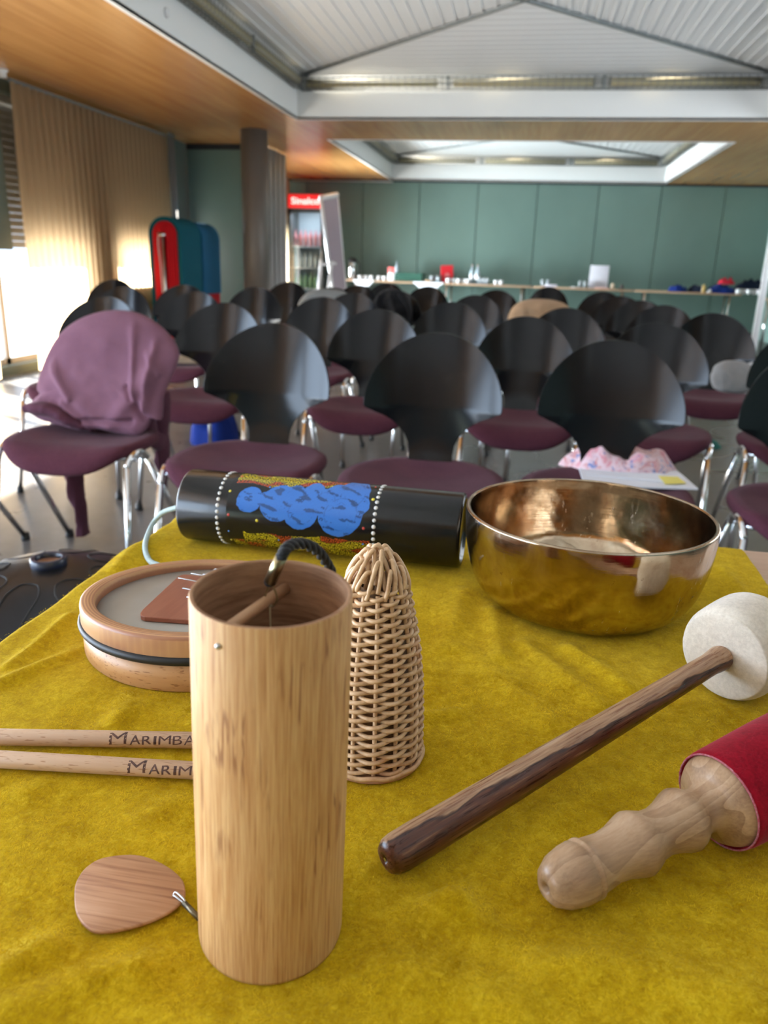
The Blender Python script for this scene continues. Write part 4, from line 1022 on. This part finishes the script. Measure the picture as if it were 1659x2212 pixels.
MB().lathe([(.0265, .006), (.0262, .05), (.019, .1), (.010, .12)], 32, cap=False).build('inner_shadow_lining', mk('inner_shade_brown', (.26, .15, .08), (.34, .2, .11), (90, 90, 300), rough=.8), r)  # darker inner shell put in as the shade behind the weave
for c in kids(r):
    if c.name.startswith('inner_shadow'): c.name = 'inner_shade'
# ------------------------------------------------------------------ drum with thumb piano
dc = Vector((-.2465, .57, T)); r = empty('lap_drum', dc, 'round beech frame drum with a small reddish thumb piano set on its skin', 'drum')
TY = -.085; HD = .038
def shear(mb, z_from=.006):
    mb.v = [(x, y, z + y * TY * min(1, max(0, z) / HD)) for x, y, z in mb.v]; return mb
M_BEECH = wood('beech', (.60, .33, .145), (.50, .245, .095), 0, .8, .4, .05, pores=(.34, .15, .055))
M_PLY = None
def m_ply():
    a = N('layered_hoop'); c = a.n('ShaderNodeTexCoord'); s = a.n('ShaderNodeSeparateXYZ', {0: (c, 'Object')})
    rad = a.math('SQRT', a.math('ADD', a.math('POWER', (s, 0), 2), a.math('POWER', (s, 1), 2)))
    f = a.math('ADD', a.math('MULTIPLY', rad, 420), a.math('MULTIPLY', a.noise(a.coord((20, 20, 20)), 1, 2), .35)); f2 = a.math('FRACT', f)
    c1 = a.ramp(f2, (.0, (.42, .19, .10)), (.45, (.40, .18, .095)), (.55, (.58, .32, .15)), (.95, (.56, .30, .14)))
    return a.pbr(col=c1, rough=.4, normal=a.bump(a.noise(a.coord((300, 300, 300)), 1, 3), .08, .0005))
R_ = .0985
clean(shear(MB().lathe([(.0900, 0), (.0965, 0), (R_ - .0010, .001), (R_ - .0008, .022), (.0900, .022)], 96, cap=False)).build('shell', M_BEECH, r))
clean(shear(MB().lathe([(.0905, .0222), (R_ - .0006, .0222), (R_, .0235), (R_, HD - .003), (R_ - .0006, HD - .0006), (R_ - .0025, HD), (.0885, HD), (.0868, HD - .001), (.0862, HD - .006), (.0862, HD - .012)], 96, cap=False)).build('hoop', m_ply(), r))
shear(MB().tube([((R_ - .0004) * math.cos(2 * PI * i / 96), (R_ - .0004) * math.sin(2 * PI * i / 96), .0215) for i in range(96)], .0029, 12, closed=True)).build('rubber_ring', M_RUBBER, r)
hz = HD - .009
clean(shear(MB().lathe([(.0001, hz), (.05, hz), (.0862, hz), (.0862, hz - .001), (.0001, hz - .001)][::-1], 64)).build('drumhead', mk('grey_beige_skin', (.36, .335, .29), (.40, .375, .33), (14, 14, 14), rough=.5, bump=.05, bscl=(500, 500, 500)), r))
def on_head(px, py, up=0):                     # where a picture ray meets the tilted skin
    d = ray(px, py); o_ = Vector((0, 0, CH)); nrm = Vector((0, -TY * hz / HD, 1)); p_ = dc + Vector((0, 0, hz + up)); return o_ + d * ((p_ - o_).dot(nrm) / d.dot(nrm)) - dc
kb = [(304, 1329), (303, 1323), (308, 1316), (384, 1245), (392, 1241), (402, 1240), (500, 1252), (520, 1262), (520, 1345), (408, 1339), (312, 1332)]
kp = [on_head(a, b, .0045) for a, b in kb]
vs = [tuple(p) for p in kp] + [tuple(p - Vector((0, 0, .0042))) for p in kp]; n = len(kp)
o = clean(MB().add(vs, [tuple(range(n)), tuple(range(2 * n - 1, n - 1, -1))] + [(i, n + i, n + (i + 1) % n, (i + 1) % n) for i in range(n)], False).build('piano_board', wood('reddish_board', (.36, .13, .075), (.28, .09, .05), 1, .8, .42, .05), r, bevel=.0008))
for a, b in (((386, 1248), (425, 1255)), ((413, 1238), (442, 1243)), ((439, 1240), (462, 1243)), ((464, 1229), (482, 1233)), ((395, 1270), (412, 1273)), ((404, 1289), (415, 1291))):
    A = on_head(*a, .0085); B = on_head(*b, .0085); d = B - A; B = A + d.normalized() * .05
    B.z = min(B.z, A.z); MB().tube([A, A + (B - A) * .2, B + Vector((0, 0, -.0015))], [.0011, .0009, .0009], 8, flat=.45).build('tine', M_STEEL, o)
A = on_head(470, 1240, .005); B = on_head(455, 1330, .005); MB().tube([A + Vector((0, 0, .001)), B + Vector((0, 0, .001))], .002, 8).build('bridge', M_STEEL, o)
# ------------------------------------------------------------------ rainstick
pa = P(413, 1088, T + .040); pb = P(1002, 1146, T + .040); LR = (pb - pa).length; RR = .0400
r = empty('rainstick', (pa + pb) / 2 * Vector((1, 1, 0)) + Vector((0, 0, T)) if 0 else Vector(((pa.x + pb.x) / 2, (pa.y + pb.y) / 2, T)), 'black lacquered rain tube painted with a blue figure and white dots', 'rainstick')
ax = (pb - pa).normalized(); mid = (pa + pb) / 2; vd = (mid - Vector((0, 0, CH))); vd -= ax * vd.dot(ax); vd = -vd.normalized(); ud = ax.cross(vd)   # vd toward the viewer
ud = -ud if ud.z < 0 else ud
def cyl(u, phi, rad): return pa + ax * (u * LR) + (vd * math.cos(phi) + ud * math.sin(phi)) * rad - r.location
BL = [(572, 1084, 27), (600, 1083, 14), (612, 1082, 12), (634, 1092, 38), (664, 1078, 24), (683, 1110, 36), (701, 1072, 23), (728, 1090, 29), (764, 1115, 45), (748, 1078, 26), (782, 1075, 33), (800, 1096, 20)]
def paint(u, t):
    px = 413 + u * 589; py = 1088 + (px - 397) * .095 + t * 78; q = Vector((px * .05, py * .05, 0))
    n1 = noise.noise(q * 6); n2 = noise.noise(q * 2.2 + Vector((9, 0, 0))); n3 = noise.noise(Vector((px * .02, py * .11, 2)))
    e = min(math.hypot(px - x, py - y) - rr for x, y, rr in BL) + n2 * 1.5
    if e < 0:
        s_ = noise.noise(Vector((px * .035 + py * .02, py * .10 - px * .04, 7))); ring = min(abs(math.hypot(px - x, py - y) - rr * .72) / rr for x, y, rr in BL[4:])
        k = (.6 if s_ > .27 + .25 * n1 else 0) + (.22 if ring < .03 and s_ > -.1 else 0)
        if e > -1.5: k *= .3
        return tuple(lerp(a, b, min(.7, max(0, k + .08 * n1))) for a, b in ((.042, .010), (.175, .013), (.56, .018)))
    if 533 < px < 830:
        top = -.97 < t < -.66 + .10 * n3 - max(0, px - 610) * .0011 and px < 790; bot = t > .60 - .1 * n3 - max(0, px - 600) * .0005 + (.25 if px < 560 else 0)
        if (top or bot):
            m_ = noise.noise(Vector((px * .018, t * 5, 3)))
            if noise.noise(q * 11) + .5 * noise.noise(q * 23) > -.02 + (.1 if bot else .05):
                if m_ > .08: return (.62, .085, .02)
                if m_ < -.02: return (.70, .56, .02)
                return (.62, .34, .02) if noise.noise(q * 5 + Vector((3, 3, 3))) > 0 else (.30, .26, .02)
    return (.008, .008, .008)
def m_paint(name, attr=True):
    a = N(name); c = a.n('ShaderNodeVertexColor', layer_name='paint') if attr else (.008, .008, .008)
    h = a.noise(a.coord((300, 300, 300)), 1, 3, .6)
    return a.pbr(col=c, rough=a.ramp(a.noise(a.coord((40, 40, 40)), 1, 3), (.3, (.18, .18, .18)), (.7, (.27, .27, .27))), spec=.42, normal=a.bump(h, .10, .0003))
nu, nv = 640, 300; P0, P1 = -1.75, 1.75; u0, u1 = .19, .70
mb = MB().grid(lambda u, v: tuple(cyl(lerp(u0, u1, u), lerp(P0, P1, v), RR + .00012)), nu, nv)
o = mb.build('painted_figure', m_paint('painted_decoration'), r)
cat_ = o.data.color_attributes.new('paint', 'FLOAT_COLOR', 'POINT'); buf = []
for j in range(nv + 1):
    ph = lerp(P0, P1, j / nv); t = -math.sin(ph) if abs(ph) < PI / 2 else (-1.02 if ph > 0 else 1.02)
    for i in range(nu + 1): buf += [*paint(lerp(u0, u1, i / nu), t), 1]
cat_.data.foreach_set('color', buf)
Mx = Matrix((ax, vd, ud)).transposed().to_4x4(); 
def rs(name, prof, mat):
    m = MB().lathe(prof, 96, Matrix.Translation(pa - r.location) @ Matrix((vd, ud, ax)).transposed().to_4x4(), cap=True); return clean(m.build(name, mat, r))
M_LACQ = m_paint('black_lacquer', False)
rs('tube', [(RR - .0035, 0), (RR - .0012, .0006), (RR, .003), (RR, LR - .004), (RR - .0006, LR - .002), (RR - .003, LR), (RR - .0055, LR), (RR - .0065, LR - .003)], M_LACQ)
rs('end_cap', [(RR - .0066, LR - .0045), (RR - .0066, LR - .0035), (.0001, LR - .003)], M_LACQ)
rs('end_cap', [(.0001, .0008), (RR - .004, .0003), (RR - .004, .002)], M_LACQ)
def dots(name, lst, mat):
    for u, t, rad in lst:
        m = MB()
        ph = -math.asin(max(-1, min(1, t))) if not isinstance(t, tuple) else t[0]
        c = cyl(u, ph, RR); nn_ = (vd * math.cos(ph) + ud * math.sin(ph)); M = Matrix.Translation(c) @ nn_.to_track_quat('Z', 'Y').to_matrix().to_4x4()
        m.lathe([(rad, -.0001), (rad * .9, .0004), (rad * .5, .0007), (.00005, .0008)], 14, M, cap=False)
        m.build(name, mat, r)
W = []
for u in (.157, .713):
    for k in range(-10, 11): W.append((u, (k * .168 + .03,), .0021 + .0002 * nz(k * 3, u * 9)))
dots('white_dot', W, mk('white_enamel', (.72, .70, .66), rough=.4))
def pt(px, py, rad): u = (px - 413) / 589; return (u, (py - 1088 - (px - 397) * .095) / 78, rad)
dots('yellow_dot', [pt(527, 1066, .0016), pt(592, 1128, .0017), pt(824, 1084, .0018), pt(528, 1168, .0013), pt(603, 1035, .0013)], mk('yellow_enamel', (.75, .62, .05), rough=.4))
dots('red_dot', [pt(537, 1033, .0014), pt(531, 1116, .0016), pt(813, 1143, .0015), pt(820, 1057, .001)], mk('red_enamel', (.62, .06, .04), rough=.4))
dots('blue_dot', [pt(529, 1150, .0012), pt(608, 1058, .0011), pt(832, 1062, .0011), pt(812, 1175, .0012), pt(635, 1168, .001)], mk('blue_enamel', (.06, .2, .6), rough=.4))
# pale cord at its left end
z_ = T + .003
cpnt = [P(384, 1096, T + .034), P(352, 1107, T + .024), P(330, 1132, T + .010), P(316, 1165, T + .0035), P(314, 1190, z_), P(324, 1212, z_), P(345, 1222, z_)]
r = empty('cord', cpnt[-1], 'pale blue-grey cord curling from the left end of the painted tube to the drum', 'cord')
MB().tube([q - r.location for q in spline(cpnt, 10)], .0029, 12).build('cord_body', mk('pale_blue_braid', (.36, .47, .47), (.46, .57, .57), (500, 500, 500), rough=.6, bump=.4, bscl=(900, 900, 900)), r)
ra, rb_ = P(882, 1254, T + .002), P(835, 1257, T + .002)
r = empty('steel_rod', rb_ * Vector((1, 1, 0)) if 0 else Vector((rb_.x, rb_.y, T)), 'thin threaded steel rod lying on the cloth, its tip showing behind the wicker shaker', 'rod')
MB().tube([rb_ - r.location, ra - r.location], .0014, 10).build('shaft', M_STEEL, r)
m = MB(); d = (ra - rb_)
for k in range(12): m.lathe([(.0013, 0), (.002, .0004), (.0013, .0008)], 12, aim(ra - d * (k * .035) - r.location, ra - d * (k * .035 + .1) - r.location))
m.ball(ra - r.location, .0022, 10, 8).build('threaded_tip', M_STEEL, r)
# ------------------------------------------------------------------ singing bowl
r = empty('singing_bowl', (.0762, .7235, T), 'polished bronze singing bowl standing on the yellow cloth', 'singing bowl')
HB = .0903
prof = [(.0001, 0), (.060, .0001), (.077, .0004), (.0885, .0042), (.0985, .0130), (.1060, .0255), (.1105, .041), (.1140, .059), (.1155, .077), (.1156, HB - .0022), (.1152, HB - .0008), (.1143, HB), (.1128, HB), (.1119, HB - .0008), (.1117, HB - .002),
        (.1118, .077), (.1102, .060), (.1068, .043), (.1020, .027), (.0935, .0152), (.084, .0074), (.072, .0042), (.050, .0036), (.0001, .0034)]
def smooth_prof(p):
    q = spline([(a, 0, b) for a, b in p], 4); return [(max(.0001, v.x), v.z) for v in q]
def m_bronze():
    a = N('bronze'); v = a.coord((1, 1, 1)); n = a.noise(v, 22, 5, .6, .8); n2 = a.noise(v, 160, 4, .7); n3 = a.noise(a.coord((30, 30, 400)), 1, 2)
    c = a.ramp(n, (.30, (.30, .20, .13)), (.5, (.46, .35, .24)), (.68, (.60, .50, .38)))
    sp = a.math('MULTIPLY', a.ramp(n2, (.64, (0, 0, 0)), (.70, (1, 1, 1))), a.ramp(a.noise(v, 14, 2), (.50, (0, 0, 0)), (.62, (1, 1, 1))))
    c = a.mix(a.math('MULTIPLY', sp, .7), (c, 0), (.14, .07, .03)); sm = a.math('MULTIPLY', a.ramp(a.noise(a.coord((60, 60, 18)), 1, 4, .75, 2), (.60, (0, 0, 0)), (.72, (1, 1, 1))), a.ramp(a.noise(v, 9, 2), (.48, (0, 0, 0)), (.62, (1, 1, 1)))); c = a.mix(a.math('MULTIPLY', sm, .6), c, (.75, .70, .62))
    rg = a.math('MULTIPLY_ADD', sm, .25, a.ramp(a.noise(v, 30, 4, .6, 1), (.35, (.09, .09, .09)), (.65, (.2, .2, .2))))
    h = a.math('ADD', a.math('MULTIPLY', a.noise(v, 26, 2), 1), a.math('MULTIPLY', n3, .06))
    return a.pbr(col=c, metal=1, rough=rg, normal=a.bump(h, .4, .0026))
M_BRZ = m_bronze()
pf = smooth_prof(prof); clean(MB().lathe(pf, 160, cap=False).build('bowl', M_BRZ, r))
# ------------------------------------------------------------------ felt mallet
ma = P(833, 1857, T + .0105); mh = P(1578, 1408, T + .0365); LM = (mh - ma).length
r = empty('felt_mallet', ma, 'gong mallet with white felt head and long two-tone brown wooden handle', 'mallet')
r.rotation_mode = 'QUATERNION'; r.rotation_quaternion = (mh - ma).to_track_quat('Z', 'Y')
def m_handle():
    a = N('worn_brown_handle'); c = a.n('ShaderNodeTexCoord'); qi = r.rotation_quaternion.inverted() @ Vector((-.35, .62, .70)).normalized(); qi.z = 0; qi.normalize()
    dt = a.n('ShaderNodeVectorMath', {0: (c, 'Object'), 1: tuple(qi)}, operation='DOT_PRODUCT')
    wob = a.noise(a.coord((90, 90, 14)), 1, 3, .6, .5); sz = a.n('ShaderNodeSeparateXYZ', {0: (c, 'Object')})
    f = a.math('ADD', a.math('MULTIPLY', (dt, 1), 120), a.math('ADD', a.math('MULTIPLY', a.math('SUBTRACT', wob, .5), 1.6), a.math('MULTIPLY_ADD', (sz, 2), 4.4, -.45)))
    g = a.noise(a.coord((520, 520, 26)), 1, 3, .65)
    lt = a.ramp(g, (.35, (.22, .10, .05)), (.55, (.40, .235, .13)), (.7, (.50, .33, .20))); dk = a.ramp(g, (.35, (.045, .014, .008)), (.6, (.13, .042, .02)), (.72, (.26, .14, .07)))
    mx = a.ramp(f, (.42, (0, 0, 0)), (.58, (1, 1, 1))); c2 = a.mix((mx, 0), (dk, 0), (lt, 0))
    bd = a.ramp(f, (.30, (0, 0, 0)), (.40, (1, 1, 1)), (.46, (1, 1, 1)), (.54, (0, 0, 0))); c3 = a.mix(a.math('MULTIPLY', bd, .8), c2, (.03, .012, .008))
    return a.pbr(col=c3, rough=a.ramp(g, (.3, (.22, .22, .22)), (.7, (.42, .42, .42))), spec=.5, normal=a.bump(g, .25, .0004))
Lh = LM - .010
hp = [(.0016, .0012), (.0016, 0), (.004, -.0008), (.0078, .0006), (.0098, .0035), (.0106, .008), (.0108, .02), (.0106, .06), (.0100, .13), (.0092, .20), (.0085, .26), (.0082, Lh - .018), (.0090, Lh - .010), (.0094, Lh - .004), (.0084, Lh), (.0080, Lh + .004)]
m = MB().lathe([(.0001, .0012)] + hp + [(.0001, Lh + .004)], 40, cap=False)
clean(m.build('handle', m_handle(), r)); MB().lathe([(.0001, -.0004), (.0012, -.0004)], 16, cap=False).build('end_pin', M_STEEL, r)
hr = .0375; h0_ = Lh - .001
pr = [(.0001, h0_), (hr * .80, h0_ + .0005), (hr * .92, h0_ + .003), (hr * .985, h0_ + .009), (hr, h0_ + .018), (hr, h0_ + .036), (hr * .97, h0_ + .044), (hr * .85, h0_ + .051), (hr * .6, h0_ + .054), (.0001, h0_ + .055)]
def m_whitefelt():
    a = N('white_wool_felt'); v = a.coord((1, 1, 1)); n = a.noise(v, 330, 4, .7); n2 = a.noise(v, 40, 3)
    h = a.math('MULTIPLY_ADD', n, .6, a.math('MULTIPLY', n2, .4)); c = a.ramp(h, (.3, (.52, .45, .36)), (.6, (.72, .64, .53)), (.75, (.78, .71, .60)))
    return a.pbr(col=c, rough=.95, sheen=.3, normal=a.bump(h, .5, .001))
o = clean(MB().lathe([(max(.0001, v.x), v.z) for v in spline([(a, 0, b) for a, b in pr], 4)], 72, cap=False).build('felt_head', m_whitefelt(), r))
for v in o.data.vertices:
    n_ = noise.noise(v.co * 30) * .0008 + noise.noise(v.co * 300) * .0002; rr = math.hypot(v.co.x, v.co.y)
    if rr > .001: v.co.x += v.co.x / rr * n_; v.co.y += v.co.y / rr * n_
# ------------------------------------------------------------------ red suede mallet
sa = P(1188, 1916, T + .0165); sb = P(1533, 1740, T + .027); d = (sb - sa).normalized(); 
r = empty('suede_mallet', sa, 'thick striker wrapped in red suede with a turned pale wooden grip', 'mallet')
r.rotation_mode = 'QUATERNION'; r.rotation_quaternion = d.to_track_quat('Z', 'Y'); LS = (sb - sa).length
k = LS / .099
pr = [(.0001, .005), (.0024, .005), (.0026, -.002), (.0060, -.0025), (.0100, .000), (.0135, .0055), (.0152, .0125), (.0155, .0170), (.0146, .0180), (.0146, .0186), (.0155, .0196), (.0155, .0208), (.0142, .0218), (.0136, .027), (.0128, .033), (.0138, .040), (.0164, .0475), (.0170, .050), (.0163, .0525),
      (.0133, .059), (.0126, .065), (.0140, .071), (.0166, .0775), (.0172, .080), (.0162, .083), (.0128, .088), (.0122, .092), (.0135, .0955), (.0175, .0985), (.0225, .1008), (.0250, .1045), (.0262, .107)]
def m_turned():
    a = N('turned_pale_wood'); v = a.coord((20, 20, 9), rot=(.5, .2, 0)); n = a.noise(v, 1, 1, .4, .8)
    rg = a.math('FRACT', a.math('MULTIPLY', n, 9)); g = a.noise(a.coord((700, 700, 60)), 1, 3)
    h = a.math('MULTIPLY_ADD', rg, .16, a.math('MULTIPLY_ADD', n, .5, a.math('MULTIPLY', g, .3))); c = a.ramp(h, (.28, (.24, .13, .07)), (.48, (.42, .26, .145)), (.66, (.54, .37, .235)))
    return a.pbr(col=c, rough=.36, spec=.5, normal=a.bump(g, .06, .0004))
clean(MB().lathe([(a, b * k) for a, b in pr], 72, cap=False).build('grip', m_turned(), r))
def m_suede():
    a = N('red_suede'); v = a.coord((1, 1, 1)); n = a.noise(v, 480, 4, .7); n2 = a.noise(v, 55, 4, .6, 1)
    h = a.math('MULTIPLY_ADD', n, .5, a.math('MULTIPLY', n2, .5)); c = a.ramp(h, (.35, (.17, .002, .008)), (.6, (.30, .004, .016)), (.75, (.42, .02, .035)))
    return a.pbr(col=c, rough=.95, sheen=.3, sheenr=.4, sheent=(1, .35, .4, 1), spec=.15, normal=a.bump(h, .5, .0008))
z0 = .1045 * k
clean(MB().lathe([(.0252, z0 + .003), (.0262, z0 - .0002), (.0270, z0), (.0278, z0 + .004), (.0300, z0 + .05), (.0310, z0 + .10), (.0300, z0 + .112), (.0001, z0 + .114)], 80, cap=False).build('suede_sleeve', m_suede(), r))
MB().tube([(.0266 * math.cos(2 * PI * i / 120) * (1 + .012 * nz(i * .7, 0)), .0266 * math.sin(2 * PI * i / 120) * (1 + .012 * nz(i * .9, 2)), z0 - .0003) for i in range(120)], .00055, 6, closed=True).build('frayed_edge', mk('pink_frayed_edge', (.50, .20, .24), (.36, .04, .07), (700, 700, 700), rough=.9), r)
vs = []; fs = []; rnd = random.Random(9)
for _ in range(2600):
    th = rnd.uniform(0, 2 * PI); z = z0 + rnd.uniform(0, .1); R0 = .0276 + (z - z0) * .035; a = rnd.uniform(0, 2 * PI); L = rnd.uniform(.0008, .003); b = len(vs)
    for q in range(3):
        t = q / 2; tt = th + math.cos(a) * L * t / R0; zz = z + math.sin(a) * L * t; rad = R0 + .0002 + .0008 * t
        for s_ in (-1, 1): vs.append((rad * math.cos(tt + s_ * .0012), rad * math.sin(tt + s_ * .0012), zz))
    fs += [(b, b + 1, b + 3, b + 2), (b + 2, b + 3, b + 5, b + 4)]
o = MB().add(vs, fs).build('suede_nap', mk('red_nap', (.42, .015, .04), rough=.9), r); o['kind'] = 'stuff'
# ------------------------------------------------------------------ marimba mallet shafts
M_STK = wood('pale_beech_shaft', (.62, .42, .28), (.54, .34, .21), 0, 1.2, .45, .05, pores=(.40, .22, .12))
M_BURN = mk('burnt_lettering', (.045, .016, .012), (.13, .055, .035), (260, 260, 260), rough=.5)
for k, (y0, y1, xs_, lab) in enumerate(((1592, 1599, 232, 'farther of the two pale wooden mallet shafts with burnt lettering'), (1640, 1664, 272, 'nearer of the two pale wooden mallet shafts with burnt lettering'))):
    A = P(0, y0, T + .0056); B = P(413, y1, T + .0056); d = (B - A).normalized(); A2 = A - d * .055; L = (P(413, y1, T + .0056) - A2).length + .055
    r = empty('mallet_shaft', A2 + Vector((0, 0, -.0056)), lab, 'mallet shaft', 'pair of lettered wooden mallet shafts'); r.rotation_euler.z = math.atan2(d.y, d.x)
    MB().lathe([(.0001, 0), (.0045, 0), (.0054, .001), (.0054, L - .001), (.0045, L), (.0001, L)], 28, Matrix.Translation((0, 0, .0056)) @ Matrix.Rotation(PI / 2, 4, 'Y')).build('shaft', M_STK, r)
    s0_ = ((P(xs_, y0 + (y1 - y0) * xs_ / 413, T + .0106) - A2).dot(d))
    m = MB()
    def put(txt, x0, hgt, wid, vo, bold):
        tv, tf = text_mesh(txt, 1, 2, bold); wx = max(v[0] for v in tv); mn = min(v[0] for v in tv); hy = max(v[1] for v in tv)
        out = []
        for v in tv:
            x = x0 + (v[0] - mn) / (wx - mn) * wid; vv = (v[1] / hy) * hgt + vo + .12 * hgt * math.sin((v[0] - mn) * 2.2)
            ph = vv / .0055; e0 = math.radians(36) + ph  # angle above horizontal on the near side
            out.append((x, -.00552 * math.cos(e0), .0056 + .00552 * math.sin(e0)))
        m.add(out, tf, False)
    put('M', s0_, .0082, .0112, -.0042, 0); put('A', s0_ + .0132, .0060, .0070, -.0040, .008); put('R', s0_ + .0212, .0056, .0062, -.0038, .008); put('I', s0_ + .0286, .0056, .0018, -.0036, 0)
    put('M', s0_ + .0318, .0056, .0080, -.0036, 0); put('B', s0_ + .0410, .0058, .0062, -.0036, 0); put('A', s0_ + .0482, .0060, .0072, -.0036, 0)
    m.build('lettering', M_BURN, r)
# ------------------------------------------------------------------ tongue drum on a stool at left
tc = P(105, 1213, .52)
r = empty('tongue_drum', (tc.x - .0, tc.y, .27), 'black steel tongue drum with leaf-shaped slots, left of the yellow table', 'tongue drum')
M_BLK = mk('satin_black_steel', (.012, .013, .016), (.02, .02, .024), (6, 6, 6), rough=.34, metal=.55, spec=.6)
RD = .245
dome = lambda q: .245 - .085 * (q / RD) ** 2.2 - .01 * (q / RD) ** 6
pf = [(.0001, .0)] + [(.09, 0), (.16, .02), (.22, .07), (RD - .003, .135), (RD, .15)] + [(RD * t, dome(RD * t) if t < 1 else .15) for t in (.995, .97, .92, .85, .75, .62, .5, .38, .28, .2, .13)] + [(.028, dome(.028))]
clean(MB().lathe(pf, 96, cap=False).build('shell', M_BLK, r))
MB().lathe([(.0285, .238), (.031, .246), (.031, .257), (.029, .259), (.024, .259), (.022, .257), (.022, .240)], 40, cap=False).build('port_ring', mk('blue_black_ring', (.012, .016, .04), rough=.3), r)
MB().lathe([(.0001, .250), (.022, .250)], 32, cap=False).build('port_insert', mk('copper_brown_disc', (.22, .10, .05), rough=.4), r)
for k in range(8):
    th = 2 * PI * k / 8 + .15; m = MB(); pts = []
    for j in range(25):
        t = j / 24; side = math.sin(PI * (t - .5)); w = .034 * (1 if k % 2 else .85)
        u = abs(2 * t - 1); rad = .075 + .13 * u ** 1.6 if True else 0; off = w * math.copysign(min(1, (u * 2.2)) ** .5, t - .5) * (1 - .45 * max(0, u - .45))
        x = rad * math.cos(th) - off * math.sin(th); y = rad * math.sin(th) + off * math.cos(th); pts.append((x, y, dome(math.hypot(x, y)) + .0003))
    m.tube(pts, .0014, 6).build('tongue_slot', M_DARK, r)
r = empty('stool', (tc.x, tc.y, 0), 'low black stand carrying the steel tongue drum', 'stand')
MB().lathe([(.0001, .255), (.13, .255), (.14, .262), (.13, .2695), (.0001, .2695)], 40).build('seat', M_RUBBER, r)
for k in range(3):
    a = 2 * PI * k / 3; MB().tube([(.10 * math.cos(a), .10 * math.sin(a), .256), (.17 * math.cos(a), .17 * math.sin(a), .009)], .011, 10).build('leg', M_CHROME, r)
